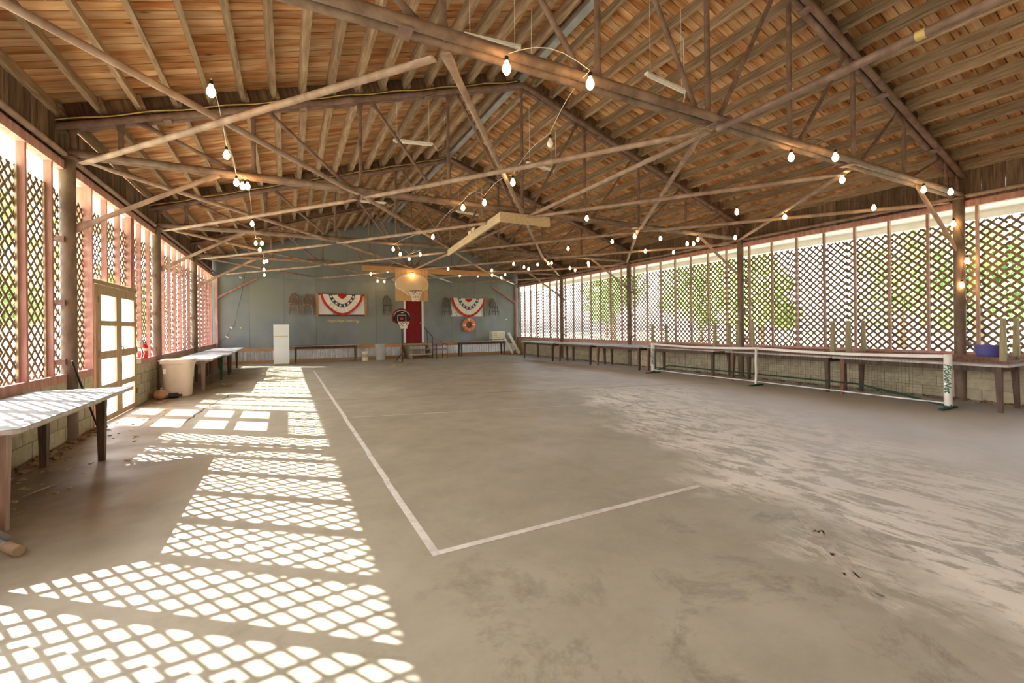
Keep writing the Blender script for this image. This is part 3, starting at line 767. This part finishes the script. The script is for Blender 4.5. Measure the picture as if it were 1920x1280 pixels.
G().box((-.19, -.255, .55), (.05, .006, .10)).obj('paper_tag', 'white', t)
t = thing('pumpkin', 'dried orange brown pumpkin on the floor at the post foot', 'pumpkin', (-2.27, 11.08, 0))
rings = []
for k in range(1, 12):
    a = -math.pi / 2 + math.pi * k / 12; rr = .115 * math.cos(a)
    rings.append([((rr * (1 + .07 * math.cos(8 * 2 * math.pi * j / 48))) * math.cos(2 * math.pi * j / 48), (rr * (1 + .07 * math.cos(8 * 2 * math.pi * j / 48))) * math.sin(2 * math.pi * j / 48), .095 + .095 * math.sin(a)) for j in range(48)])
G().rings(rings).obj('flesh', 'clay', t, True); G().path([(0, 0, .18), (.008, .0, .21), (.03, .01, .225)], [.016, .012, .014], 8).obj('stem', 'straw', t, True)
t = thing('black_jug', 'small black plastic jug lying beside the pumpkin', 'jug', (-2.05, 11.10, 0))
G().lathe([(.001, -.09), (.05, -.085), (.055, -.06), (.055, .05), (.035, .075), (.02, .085), (.02, .1), (.001, .1)], (0, 0, .056), 18, 'x').obj('body', 'black', t, True)
G().lathe([(.023, -.015), (.023, .015)], (-.0, 0, 0), 12, 'x').obj('cap', 'rubber', t, True, (.112, 0, .056))
t = thing('fire_extinguisher', 'red fire extinguisher standing on the sill beside the double door', 'extinguisher', (XL - .02, 10.84, .846))
G().lathe([(.001, 0), (.078, 0), (.082, .015), (.082, .235), (.06, .275), (.03, .29), (.028, .30), (.001, .30)], n=24).obj('cylinder', 'red', t, True)
G().lathe([(.083, .15), (.0835, .15), (.0835, .20), (.083, .20)], n=24, cap=False).obj('label_band', 'white', t, True)
G().box((0, 0, .315), (.03, .035, .04)).obj('valve', 'black', t); G().box((.0, -.03, .345), (.02, .12, .014), Matrix.Rotation(R(14), 3, 'X')).obj('lever', 'black', t)
G().path([(0, .02, .31), (.03, .07, .30), (.05, .09, .2), (.04, .088, .06)], .011, 8).obj('hose', 'black', t, True)
t = thing('socket_box', 'small white electrical box with hanging cords beside the red extinguisher', 'socket', (XL + .0, 10.45, 0))
G().box((.03, -.02, 1.13), (.06, .20, .10)).obj('box', 'white', t); G().box((.03, -.1, .83), (.05, .12, .10)).obj('lower_box', 'white', t)
for dy in (-.06, .02, .09): G().path([(.05, dy, 1.06), (.07, dy + .02, .96), (.06, dy - .03, .87)], .008, 6).obj('cord', 'cable_white' if dy != .02 else 'cable_black', t, True)
t = thing('pole', 'thin black broom handle leaning against the block wall by the brown post', 'pole', (-2.36, 8.12, 0))
G().tube((0, 0, 0.01), (-.01, -.80, 1.02), .012, n=10).obj('handle', 'black', t, True); G().lathe([(.02, 0), (.02, .05), (.014, .06)], n=10).obj('ferrule', 'rubber', t, True)
t = thing('folding_stand', 'grey metal folding stand cut off by the left picture edge on the floor', 'stand', (-1.75, 4.1, 0))
G().box((-.03, .06, .10), (.50, .035, .02), Euler((0, R(12), R(-42))).to_matrix()).obj('flat_bar', 'greybar', t)
G().tube((-.25, .18, .12), (.20, -.24, .045), .022, n=10).obj('leg', 'greybar', t, True)
G().tube((.18, -.22, .048), (.27, -.305, .034), .031, n=12).obj('rubber_foot', 'doortan', t, True)

# earth and litter by the walls
g = G()
for k in range(260):
    side = random.random() < .55; y = random.uniform(4.5, 11) if side else random.uniform(2.5, 11); x = (-2.38 + abs(random.gauss(0, .35))) if side else (10.6 - abs(random.gauss(0, .28)))
    s = random.uniform(.008, .03); g.box((x, y, .002 + s * .1), (s * random.uniform(1, 2.5), s, s * .25), Euler((random.uniform(-.2, .2), random.uniform(-.2, .2), random.uniform(0, 6))).to_matrix())
o = tag(g.obj('litter', 'straw'), 'scattered dead leaves and bits of straw on the floor along the walls', 'litter'); o['kind'] = 'stuff'
def bank(name, pts, label):
    g = G(); rows = []
    for x, y, w, h in pts: rows.append([(x, y - w, .0), (x + 0, y, h), (x, y + w, 0)])
    return g
g = G()
for k in range(420):
    left = k % 3 == 0
    x = (-2.40 + min(.2, abs(random.gauss(0, .06)))) if left else (10.66 - abs(random.gauss(0, .10))); y = random.uniform(5.2, 8.3) if left else random.uniform(1.5, 14)
    s = random.uniform(.015, .06); g.box((x, y, s * .2), (s, s * 1.4, s * .5), Euler((random.uniform(-.4, .4), random.uniform(-.4, .4), random.uniform(0, 6))).to_matrix())
o = tag(g.obj('dirt', 'dirt'), 'crumbled dark earth lying along the foot of the block walls', 'dirt'); o['kind'] = 'stuff'
t = tag(G().path([(-1.98, 5.15, .004), (-1.93, 5.25, .009), (-1.88, 5.38, .006), (-1.86, 5.5, .004)], [.003, .005, .004, .002], 6).obj('twig', 'straw'), 'pale dry twig on the floor under the sunlit table', 'twig')

# ================================================================== BACK WALL THINGS
def fridge():
    t = thing('refrigerator', 'white two door refrigerator standing before the back wall', 'refrigerator', (-.18, 19.2, 0))
    obox('body', (0, .03, .80), (.53, .58, 1.54), 'fridge', t)
    for z0, z1, n in ((.06, 1.10, 'lower_door'), (1.13, 1.565, 'freezer_door')): obox(n, (0, -.29, (z0 + z1) / 2), (.53, .05, z1 - z0), 'fridge', t)
    obox('handle_strip', (0, -.325, 1.115), (.47, .02, .022), 'brass', t); obox('kick_plate', (0, -.25, .03), (.48, .03, .05), 'cangrey', t)
fridge()
def windsor(x, z, label, mat='chairwood', side=0, rest=False):
    t = thing('chair', label, 'chair', (x, YB - .02, z), 0, 'wooden chairs hung on the back wall')
    # local: back at y=-0.03, seat reaching out to y=-0.42
    st = []
    for zz, sc in ((.40, .92), (.425, 1.0), (.44, .97)):
        st.append([(.20 * sc * math.copysign(abs(math.cos(a)) ** .7, math.cos(a)), -.235 + .20 * sc * math.copysign(abs(math.sin(a)) ** .7, math.sin(a)), zz) for a in [2 * math.pi * j / 24 for j in range(24)]])
    G().rings(st).obj('seat', mat, t, True)
    hoop = [(.16 * 1.15 * math.cos(a) * (1 if math.sin(a) > .1 else .9), -.09 + .06 * math.sin(a), .44 + .42 * math.sin(a)) for a in [math.pi * k / 16 for k in range(17)]]
    G().path(hoop, .019, 8).obj('back_bow', mat, t, True)
    for k in range(-3, 4): G().tube((k * .038, -.09, .44), (k * .042, -.035, .44 + .42 * math.sqrt(max(0, 1 - (k * .042 / .1725) ** 2)) - .01), .009, n=6).obj('spindle', mat, t, True)
    for sx in (-1, 1):
        for yy, oy in ((-.10, .05), (-.38, -.04)):
            G().path([(sx * .13, yy, .41), (sx * .155, yy + oy * .5, .22), (sx * .18, yy + oy, .0)], [.018, .027, .016], 8).obj('leg', mat, t, True)
        G().tube((sx * .158, -.085, .18), (sx * .158, -.39, .18), .010, n=6).obj('stretcher', mat, t, True)
    G().tube((-.158, -.235, .18), (.158, -.235, .18), .010, n=6).obj('stretcher', mat, t, True)
    if rest: G().box((.06, -.44, .2), (.34, .10, .02)).obj('foot_rest', mat, t)
    return t
windsor(.28, 2.0, 'brown bow back wooden chair hung leftmost of all on the back wall')
windsor(.81, 1.98, 'brown bow back wooden chair hung right beside the framed white board')
windsor(4.06, 1.99, 'worn bow back wooden chair hung between framed board and red door', 'chairdark')
windsor(6.88, 1.97, 'dark bow back chair hung just before the second bunting', 'chairdark')
windsor(9.36, 1.97, 'dark bow back chair hung rightmost on the back wall past the bunting', 'chairdark', rest=True)

def bunting(cx, cz, hw, drop, label, blue, center_peak):
    t = thing('bunting', label, 'bunting', (cx, YB - .10, cz), 0, 'patriotic fan buntings')
    NA = 72
    def pt(r, a, push=0):  # a from 0 (right) to pi (left) downwards
        q = 1 - .07 * math.sin(2 * a) ** 2; x = hw * r * q * math.cos(a); z = -drop * r * q * math.sin(a)
        # top edge sags a little and peaks at the middle
        z += center_peak * max(0, 1 - abs(x) / .25) * (1 - math.sin(a)) - .035 * (1 - (x / hw) ** 2) * (1 - math.sin(a))
        y = -.014 * math.sin(a * 26) * (.3 + r) - push
        return (x, y, z)
    for r0, r1, mat, nm in ((.04, .22, 'bunting_red', 'red_centre'), (.22, .46, 'bunting_white', 'white_band'), (.46, .62, blue, 'blue_band'), (.62, .88, 'bunting_white', 'white_band'), (.88, 1.0, 'bunting_red', 'red_band')):
        g = G(); rr = [r0 + (r1 - r0) * k / 2 for k in range(3)]
        for back in (0, 1):
            base = len(g.v)
            for a in range(NA + 1):
                for r in rr: g.v.append(pt(r, math.pi * a / NA, .004 if back else 0))
            for a in range(NA):
                for k in range(2):
                    q = base + a * 3 + k; g.f.append((q, q + 1, q + 4, q + 3))
        band = g.obj(nm, mat, t, True)
        if 'blue' in mat:
            for k in range(8):
                a = math.pi * (k + .5) / 8; c = Vector(pt(.54, a, .022)); g2 = G(); s = []
                for j in range(10):
                    q = .072 if j % 2 == 0 else .032; s.append((c.x + q * math.sin(j * math.pi / 5), c.z + q * math.cos(j * math.pi / 5)))
                under(g2.prism(s, c.y - .002, c.y + .002).obj('star', 'bunting_white', t), band)
    return t
t = thing('framed_board', 'white board in a brown wooden frame behind the bunting', 'board', (2.16, YB, 0))
obox('board', (0, -.02, 2.41), (1.92, .03, .86), 'whiteboard', t)
for sx in (-1, 1): obox('frame_side', (sx * .99, -.035, 2.40), (.09, .06, 1.0), 'newwood', t)
for z in (2.86, 1.965): obox('frame_rail', (0, -.035, z), (1.92, .055, .06), 'darkwood', t)
obox('divider', (-.34, -.037, 2.1), (.02, .02, .24), 'darkwood', t)
bunting(2.17, 2.88, .87, .93, 'red white and blue fan bunting draped over the framed white board', 'bunting_blue', .07)
t = thing('poster', 'wide white poster with grey strip behind the bunting above the lifebuoy', 'poster', (8.09, YB, 0))
obox('sheet', (-.12, -.01, 2.37), (1.58, .012, .90), 'posterwhite', t); obox('grey_strip', (.73, -.01, 2.37), (.12, .012, .90), 'postergrey', t); obox('edge_stick', (.88, -.012, 2.37), (.045, .03, .92), 'palewood', t)
for k, (dx, dz) in enumerate(((-.72, .12), (-.66, .05), (-.6, .14), (-.63, .0), (-.55, .09))): obox('printed_mark', (dx, -.018, 1.97 + dz), (.045, .006, .03), 'black', t)
bunting(8.06, 2.84, .90, .96, 'red white and blue fan bunting draped above the lifebuoy', 'bunting_blue2', .0)
t = thing('lifebuoy', 'orange ring lifebuoy with pale bands hung below the bunting', 'lifebuoy', (8.06, YB - .085, 1.49))
G().path([(.245 * math.cos(a), 0, .245 * math.sin(a)) for a in [2 * math.pi * k / 40 for k in range(40)]], .088, 14, loop=True, up=(0, 1, 0)).obj('ring', 'orange', t, True)
for q in range(4):
    a0 = R(90 * q + 3); G().path([(.245 * math.cos(a), 0, .245 * math.sin(a)) for a in [a0 + R(d) for d in (-8, -4, 0, 4, 8)]], .0905, 14, up=(0, 1, 0)).obj('band', 'cream', t, True)
G().path([(.34 * math.cos(a), -.02, .34 * math.sin(a)) for a in [2 * math.pi * k / 32 for k in range(32)]], .006, 6, loop=True, up=(0, 1, 0)).obj('grab_rope', 'cream', t, True)

# wall mounted backboard on the last truss
t = thing('truss_plank', 'long orange wooden plank fixed under the farthest truss', 'plank', (4.8, TY[3] - .13, 0))
obox('plank', (0, 0, 3.50), (4.87, .045, .19), 'newwood', t)
t = thing('wall_backboard', 'cream fan shaped basketball backboard on plywood hung from farthest truss', 'backboard', (4.10, TY[3] - .18, 0))
obox('plywood_sheet', (0, 0, 2.96), (1.19, .02, 1.19), 'plywood', t)
def fan(w, zt_, zb_, inset=0):
    pts = []
    for k in range(21):
        a = math.pi * k / 20; pts.append((w * math.cos(a), 2.98 + (zt_ - 2.98) * math.sin(a)))
    pts += [(-w, 2.93), (-w * .95, 2.84), (-w * .62, 2.74), (-w * .34, 2.64), (-w * .28, 2.58), (w * .28, 2.58), (w * .34, 2.64), (w * .62, 2.74), (w * .95, 2.84), (w, 2.93)]
    return pts
bb = G().prism(fan(.60, 3.36, 2.58), -.075, -.03).obj('board', 'boardcream', t)
pts = [(x, -.05, z) for x, z in fan(.60, 3.36, 2.58)]
under(G().path(pts, .016, 8, loop=True, up=(0, 1, 0)).obj('board_edge', 'boardedge', t, True), bb)
def hoop(root, c, r, mat, drop, nseg=12):
    rim = G().path([(c[0] + r * math.cos(a), c[1] + r * math.sin(a), c[2]) for a in [2 * math.pi * k / 28 for k in range(28)]], .011, 8, loop=True).obj('rim', mat, root, True)
    g = G(); lv = [(1.0, 0), (.86, .25), (.70, .55), (.58, .8), (.55, 1.0)]
    for k in range(nseg):
        for s in (-1, 1):
            pts = []
            for i, (q, z) in enumerate(lv):
                a = 2 * math.pi * (k + s * i * .5) / nseg; pts.append((c[0] + r * q * math.cos(a), c[1] + r * q * math.sin(a), c[2] - .01 - z * drop))
            g.path(pts, .007, 5)
    o = g.obj('net', 'netwhite', root, True); return rim
hoop(t, (.06, -.32, 2.71), .225, 'steel', .36)
obox('rim_bracket', (.06, -.085, 2.70), (.16, .05, .10), 'steel', t)

# portable hoop
t = thing('portable_hoop', 'portable basketball hoop with red and black backboard before the red door', 'basketball hoop', (3.80, 16.35, 0))
g = G(); rings = []
for z, a, b in ((0, .30, .34), (.07, .29, .33), (.12, .2, .24), (.15, .1, .14)):
    rings.append([(-.12 + a * math.cos(2 * math.pi * j / 24), .05 + b * math.sin(2 * math.pi * j / 24), z) for j in range(24)])
g.rings(rings).obj('base', 'legolive', t, True)
G().tube((.02, -.02, .05), (.02, -.02, 1.75), .028, n=12).obj('pole', 'black', t, True)
G().tube((-.22, .1, .12), (.0, -.02, .42), .014, n=8).obj('pole_strut', 'black', t, True)
def fan2(w, z0, z1):
    p = []
    for k in range(17):
        a = math.pi * k / 16; p.append((w * math.cos(a), z0 + .20 + (z1 - z0 - .20) * math.sin(a)))
    return p + [(-w, z0 + .12), (-w * .5, z0), (w * .5, z0), (w, z0 + .12)]
bd = G().prism(fan2(.365, 1.53, 2.10), -.10, -.07).obj('backboard', 'black', t)
under(G().path([(x, -.10, z) for x, z in fan2(.345, 1.55, 2.08)], .026, 6, loop=True, up=(0, 1, 0)).obj('red_border', 'doorred', t, True), bd)
under(G().path([(x, -.108, z) for x, z in fan2(.285, 1.60, 2.03)[:17]], .010, 6, up=(0, 1, 0)).obj('white_arc', 'netpost', t, True), bd)
under(G().path([(-.08, -.105, 1.60), (-.15, -.105, 1.64), (-.15, -.105, 1.86), (.15, -.105, 1.86), (.15, -.105, 1.64), (.08, -.105, 1.60)], .010, 6, up=(0, 1, 0)).obj('shooter_square', 'netpost', t, True), bd)
under(G().box((0, -.105, 1.73), (.11, .012, .08)).obj('red_mark', 'bunting_red', t), bd); under(G().box((.02, -.105, 1.945), (.09, .012, .022)).obj('white_mark', 'netpost', t), bd)
hoop(t, (.02, -.34, 1.61), .20, 'rimorange', .24, 10)

# steps, railing, chair, can, bucket
t = thing('wooden_steps', 'grey wooden steps with thin railing below the red door', 'steps', (5.40, 19.85, 0))
for k in range(3): obox('tread', (0, -.42 + .27 * k, .20 * (k + 1) - .02), (.98, .28, .04), 'palewood' if k == 0 else 'legolive', t)
for s in (-1, 1):
    G().prism([(-.58, 0), (.42, 0), (.42, .56), (.0, .56), (-.05, .38), (-.28, .36), (-.32, .18), (-.58, .16)], s * .46 - .02, s * .46 + .02, 'x').obj('stringer', 'legolive', t)
G().path([(.50, -.55, .0), (.50, -.55, .96), (.38, .38, 1.40)], .016, 8).obj('handrail', 'black', t, True); G().tube((.48, .1, .5), (.42, .1, 1.27), .013, n=8).obj('rail_post', 'black', t, True)
t = thing('old_plank_bundle', 'rough brown boards standing beside the steps against the skirting', 'boards', (4.70, 19.95, 0))
obox('board', (-.06, 0, .34), (.10, .04, .68), 'newwood', t, (R(-8), R(4), 0)); obox('board', (.07, .03, .30), (.10, .035, .60), 'darkwood', t, (R(-8), R(-6), 0))
t = thing('armchair', 'black framed armchair with mauve fabric seat near the steps', 'chair', (6.12, 18.95, 0), R(8))
obox('seat', (0, 0, .43), (.47, .45, .07), 'fabric', t); obox('backrest', (0.0, .25, .70), (.44, .05, .34), 'fabric', t, (R(-8), 0, 0))
for s in (-1, 1):
    G().path([(s * .26, -.22, 0), (s * .26, -.22, .62), (s * .26, -.20, .64), (s * .26, .22, .64)], .014, 8).obj('arm_frame', 'black', t, True)
    G().path([(s * .26, .26, 0), (s * .25, .22, .45), (s * .23, .29, .85)], .014, 8).obj('leg', 'black', t, True)
    G().tube((s * .26, -.2, .40), (s * .26, .22, .40), .012, n=8).obj('seat_rail', 'black', t, True)
t = thing('trash_can', 'tall grey round trash can against the metal skirting', 'trash can', (3.62, 19.55, 0))
G().lathe([(.001, 0), (.19, 0), (.22, .66), (.24, .665), (.24, .70), (.225, .70), (.19, .05), (.001, .05)], n=28, cap=False).obj('body', 'cangrey', t, True)
for s in (-1, 1): G().path([(s * .22, -.05, .60), (s * .26, -.04, .60), (s * .26, .04, .60), (s * .22, .05, .60)], .01, 6).obj('handle', 'cangrey', t, True)
t = thing('pail', 'white plastic pail with smudged label beside the grey trash can', 'pail', (2.98, 19.5, 0))
G().lathe([(.001, 0), (.125, 0), (.145, .37), (.155, .37), (.155, .40), (.14, .40), (.12, .03), (.001, .03)], n=24, cap=False).obj('body', 'cream', t, True)
G().path([(.15 * math.cos(a), .15 * math.sin(a), .36 - .10 * math.sin(a) ** 2) for a in [math.pi + math.pi * k / 10 for k in range(11)]], .004, 5).obj('bail', 'greybar', t, True)
G().lathe([(.136, .15), (.1365, .15), (.142, .28), (.1415, .28)], n=24, cap=False).obj('label_band', 'straw', t, True)
t = thing('crate', 'cream plastic slatted crate on the table beside the leaning boards', 'crate', (9.38, 19.78, .702))
obox('base', (0, 0, .015), (.60, .34, .03), 'cream', t)
for z in (.12, .22, .32, .42): 
    for s in (-1, 1): obox('slat', (0, s * .18, z), (.68, .015, .06), 'cream', t); obox('slat', (s * .335, 0, z), (.015, .36, .06), 'cream', t)
for sx in (-1, 1):
    for sy in (-1, 1): obox('corner', (sx * .32, sy * .17, .22), (.04, .03, .44), 'cream', t)
obox('front_plate', (.02, -.195, .29), (.26, .02, .22), 'paleboard', t)
for x, w, lab in ((10.06, .11, 'pale wooden board leaning to the wall beside the crate'), (10.44, .15, 'wider pale board leaning in the back corner by the lattice')):
    t = thing('leaning_board', lab, 'board', (x, 19.35, 0), 0, 'boards leaning at the back wall')
    obox('board', (-.13, .42, .55), (w, .03, 1.34), 'paleboard', t, (R(-37), R(-11), 0)); obox('cleat', (-.02, .10, .12), (w + .04, .05, .04), 'paleboard', t, (R(-37), R(-11), 0))

# timber box frame under the second truss
t = thing('timber_box', 'pale timber box frame hung under the second truss', 'frame', (4.17, TY[1], 0))
obox('front_board', (0, -.10, 3.475), (1.11, .045, .19), 'palewood', t)
for s, ex in ((-1, -.12),):
    p, q = Vector((s * .53, -.07, 3.475)), Vector((ex, 4.12, 3.47)); d = q - p
    obox('side_beam', (p + q) / 2, (.045, d.length, .17), 'palewood', t, (math.atan2(d.z, math.hypot(d.x, d.y)), 0, -math.atan2(d.x, d.y)))
obox('gusset', (-.28, 1.9, 3.62), (.02, .18, .16), 'boardedge', t); obox('gusset', (-.22, 2.25, 3.62), (.02, .18, .16), 'boardedge', t)

# ================================================================== LIGHTS ON STRINGS
def bulb(root, p, on=True, s=1.0):
    b = G().lathe([(.001, -.115), (.018, -.112), (.033, -.088), (.036, -.068), (.030, -.045), (.016, -.02), (.015, -.005)], n=12).obj('bulb', 'bulb' if on else 'bulb_off', root, True, p)
    k = G().lathe([(.015, -.012), (.016, .0), (.016, .03), (.006, .038)], n=10).obj('socket', 'black', root, True, p); under(k, b); k.location = p
    return b
def string(label, pts, mat, off=(), sag=.10):
    t = thing('string_lights', label, 'string lights', (0, 0, 0))
    cord = []
    P = [Vector(p) for p in pts]
    for i in range(len(P) - 1):
        a, b = P[i] + Vector((0, 0, .05)), P[i + 1] + Vector((0, 0, .05)); L = (b - a).length
        for k in range(6):
            s = k / 6; cord.append(a.lerp(b, s) + Vector((0, 0, (.12 if L > .4 else .02) * math.sin(math.pi * s) * (1 if L < .8 else .6))))
    cord.append(P[-1] + Vector((0, 0, .05)))
    G().path(cord, .0032, 5).obj('cord', mat, t, True)
    for i, p in enumerate(P): bulb(t, p, i not in off)
    return t
string('warm bulb string lights hanging above the sunny side tables', [(-.57, 4.62, 3.55), (-.62, 6.22, 3.55), (-.615, 7.33, 3.55), (-.55, 7.47, 3.55), (-.487, 7.45, 3.55), (-.584, 10.06, 3.55), (-.645, 12.3, 3.55), (-.51, 12.25, 3.55), (-.606, 13.26, 3.55),
        (-.60, 15.6, 3.55), (-.52, 15.4, 3.55), (-.68, 17.6, 3.55), (-.72, 18.9, 3.50)], 'cable_white')
string('warm bulb string lights winding down the middle below the ridge', [(1.61, 3.16, 3.55), (2.36, 3.04, 3.55), (2.71, 4.24, 3.55), (2.95, 5.63, 3.55), (2.99, 6.75, 3.55), (2.78, 7.21, 3.55), (3.04, 9.83, 3.55), (2.55, 11.78, 3.55), (2.9, 12.5, 3.55), (3.33, 13.2, 3.55), (3.43, 12.33, 3.55),
        (3.31, 16.3, 3.55), (2.92, 17.5, 3.55), (3.55, 19.6, 3.5), (3.86, 19.7, 3.5), (4.09, 15.72, 3.38)], 'cable_white', off=(2,))
string('warm bulb string lights zigzagging along the shaded side near the camera', [(5.69, 3.27, 3.55), (6.2, 3.02, 3.55), (7.26, 3.45, 3.55), (9.0, 3.14, 3.55), (9.56, 3.0, 3.55), (9.56, 4.04, 3.55), (8.73, 5.15, 3.55), (7.52, 5.32, 3.55), (5.24, 6.9, 3.55), (7.33, 7.82, 3.55), (8.09, 7.75, 3.55), (7.27, 8.55, 3.55), (6.81, 9.81, 3.55)], 'cable_black')
string('warm bulb string lights in the middle of the shaded side', [(9.68, 6.9, 3.55), (9.05, 7.46, 3.55), (9.42, 7.9, 3.55), (9.27, 7.97, 3.55), (9.08, 9.27, 3.55), (9.98, 9.07, 3.55), (8.98, 11.77, 3.55), (9.39, 12.28, 3.55), (9.68, 13.5, 3.55), (9.17, 13.1, 3.55)], 'cable_black')
string('warm bulb string lights in the far part toward the back wall', [(5.17, 14.95, 3.55), (6.27, 16.7, 3.55), (6.97, 16.49, 3.55), (7.44, 16.1, 3.55), (8.2, 16.8, 3.55), (7.85, 15.74, 3.55), (6.8, 14.75, 3.55), (6.79, 12.97, 3.55), (7.48, 13.5, 3.55), (7.85, 13.83, 3.55), (7.6, 12.76, 3.55), (7.8, 12.4, 3.55), (7.84, 12.26, 3.55)], 'cable_black')
string('three bulbs hung beside the near brown post of the shaded wall', [(10.62, 3.30, 3.2), (10.66, 3.14, 2.52), (10.68, 3.22, 2.1)], 'cable_black')

# fluorescent battens hanging below the boards
for k, (a, b, lab) in enumerate((((1.885, 4.79, 4.8), (2.59, 4.71, 4.8), 'white fluorescent batten hung nearest the viewer left of the ridge'), ((4.39, 4.43, 4.8), (5.25, 4.52, 4.8), 'white fluorescent batten hung nearest the viewer right of the ridge'),
                            ((1.76, 8.06, 4.8), (2.47, 7.92, 4.8), 'white fluorescent batten hung past the second truss left of the ridge'), ((4.5, 7.95, 4.8), (5.25, 8.08, 4.8), 'white fluorescent batten hung past the second truss right of the ridge'),
                            ((1.75, 12.3, 4.8), (2.46, 12.2, 4.8), 'white fluorescent batten hung past the third truss left of the ridge'), ((4.5, 12.2, 4.8), (5.25, 12.3, 4.8), 'white fluorescent batten hung past the third truss right of the ridge'))):
    a, b = Vector(a), Vector(b); t = thing('batten_light', lab, 'light', (a + b) / 2, math.atan2(b.y - a.y, b.x - a.x), 'fluorescent battens'); L = (b - a).length
    obox('housing', (0, 0, .02), (L, .06, .03), 'tube_white', t); G().lathe([(.014, -L / 2 + .03), (.014, L / 2 - .03)], (0, 0, -.012), 10, 'x').obj('tube', 'tube_white', t, True)
    zz = zc((a.x + b.x) / 2) + .14 - 4.8
    for s in (-1, 1): G().tube((s * L * .4, 0, .03), (s * L * .4, 0, zz), .004, n=5).obj('hanging_wire', 'cable_white', t)
    G().path([(L / 2, 0, .02), (L / 2 + .1, .1, -.06), (L / 2 + .22, .16, .05), (L / 2 + .25, .2, zz * .8)], .006, 5).obj('feed_cable', 'cable_white', t, True)

# yellow cables clipped to the top chords
for k, lab in ((1, 'yellow cable clipped along the second truss'), (2, 'yellow cable clipped along the third truss')):
    pts = []
    for i in range(40):
        x = XL - .15 + (XM - XL) * i / 39; pts.append((x, TY[k] - .11, zc(x) + .055 + .012 * math.sin(i * 1.3)))
    pts = [(XL - .17, TY[k] - .10, zc(XL) - .22)] + pts
    tag(G().path(pts, .008, 6).obj('cable', 'cable_yellow', None, True), lab, 'cable', 'yellow cables on the trusses')
t = thing('wall_cable', 'thin dark cable with small white plugs dangling on the back wall corner', 'cable', (-1.9, YB - .03, 0))
G().path([(.46, 0, 3.67), (.35, 0, 2.9), (.2, 0, 2.2), (.08, 0, 1.55), (-.04, 0, 1.47), (-.18, -.02, 1.1), (-.36, -.05, .93), (-.45, -.1, .80)], .006, 5).obj('wire', 'cable_black', t, True)
for x, z in ((-.04, 1.47), (-.18, 1.10), (.3, 3.45)): G().box((x, -.02, z), (.10, .03, .045), Matrix.Rotation(R(35), 3, 'Y')).obj('plug', 'white', t)
G().lathe([(.03, -.02), (.03, .02)], (.28, 0, 1.46), 10, 'y').obj('brass_socket', 'brass', t)

# ================================================================== OUTSIDE
def tree(x, y, h, r, label, mat, seed, per=230):
    rnd = random.Random(seed); t = thing('tree', label, 'tree', (x, y, -.22), 0, 'trees in the yard')
    G().path([(0, 0, 0), (.1, .05, h * .3), (-.05, .1, h * .6), (.05, 0, h * .8)], [.22, .17, .12, .05], 9).obj('trunk', 'bark', t, True)
    g = G()
    blobs = [(rnd.uniform(-.7, .7) * r, rnd.uniform(-.7, .7) * r, h * rnd.uniform(.35, .95), r * rnd.uniform(.35, .6)) for _ in range(14)]
    for bx, by, bz, br in blobs:
        for _ in range(per):
            d = Vector((rnd.gauss(0, 1), rnd.gauss(0, 1), rnd.gauss(0, 1))).normalized() * br * rnd.uniform(.55, 1.05); c = Vector((bx, by, bz)) + d
            if c.z < .3: continue
            m = Euler((rnd.uniform(0, 6), rnd.uniform(0, 6), rnd.uniform(0, 6))).to_matrix(); s = rnd.uniform(.12, .26)
            g.quad([c + m @ Vector(q) for q in ((-s, 0, 0), (0, -s * .5, 0), (s, 0, 0), (0, s * .5, 0))])
    g.obj('foliage', mat, t); return t
TR = [(30, 3, 6, 2.2, 'leafy tree outside the shaded lattice nearest the camera side'), (34, 13, 7, 2.8, 'broad leafy tree outside the middle of the shaded lattice'), (27, 17.5, 5, 2.0, 'small leafy tree outside beyond the far net post'),
      (33, 27, 7, 2.8, 'leafy tree outside the far end of the shaded lattice'), (38, 46, 8, 3.4, 'large dark tree far outside past the back corner of the shaded side')]
TR += [(27, 7.6, 5.5, 2.3, 'rounded leafy tree outside between the two near posts of the shaded wall'), (31, 21, 6.5, 2.6, 'spreading leafy tree outside behind the middle shaded post'), (29, 34, 7.5, 3.0, 'tall leafy tree outside toward the far end of the shaded wall'),
       (23, -3.0, 6.5, 2.4, 'leafy tree outside right of the purple bucket behind the lattice'), (43, 6.0, 8.5, 3.0, 'tall pale tree outside behind the nearest shaded lattice panels'), (44, 36, 10, 4.0, 'big pale tree far outside behind the farther shaded posts')]
for i, a in enumerate(TR): tree(*a, 'leaf' if i % 2 == 0 else 'leafdark', 30 + i)
TL = [(-9.2, 21.3, 8.2, 2.2, 'tall sparse tree outside shading the far tables of the sunny wall'), (-13, 30, 4.5, 2.4, 'leafy tree outside seen through the first sunny lattice panels'), (-11, 42, 5.5, 3.0, 'far leafy tree outside beyond the sunny wall')]
for i, a in enumerate(TL): tree(*a, 'leaf', 60 + i, 110 if i == 0 else 230)
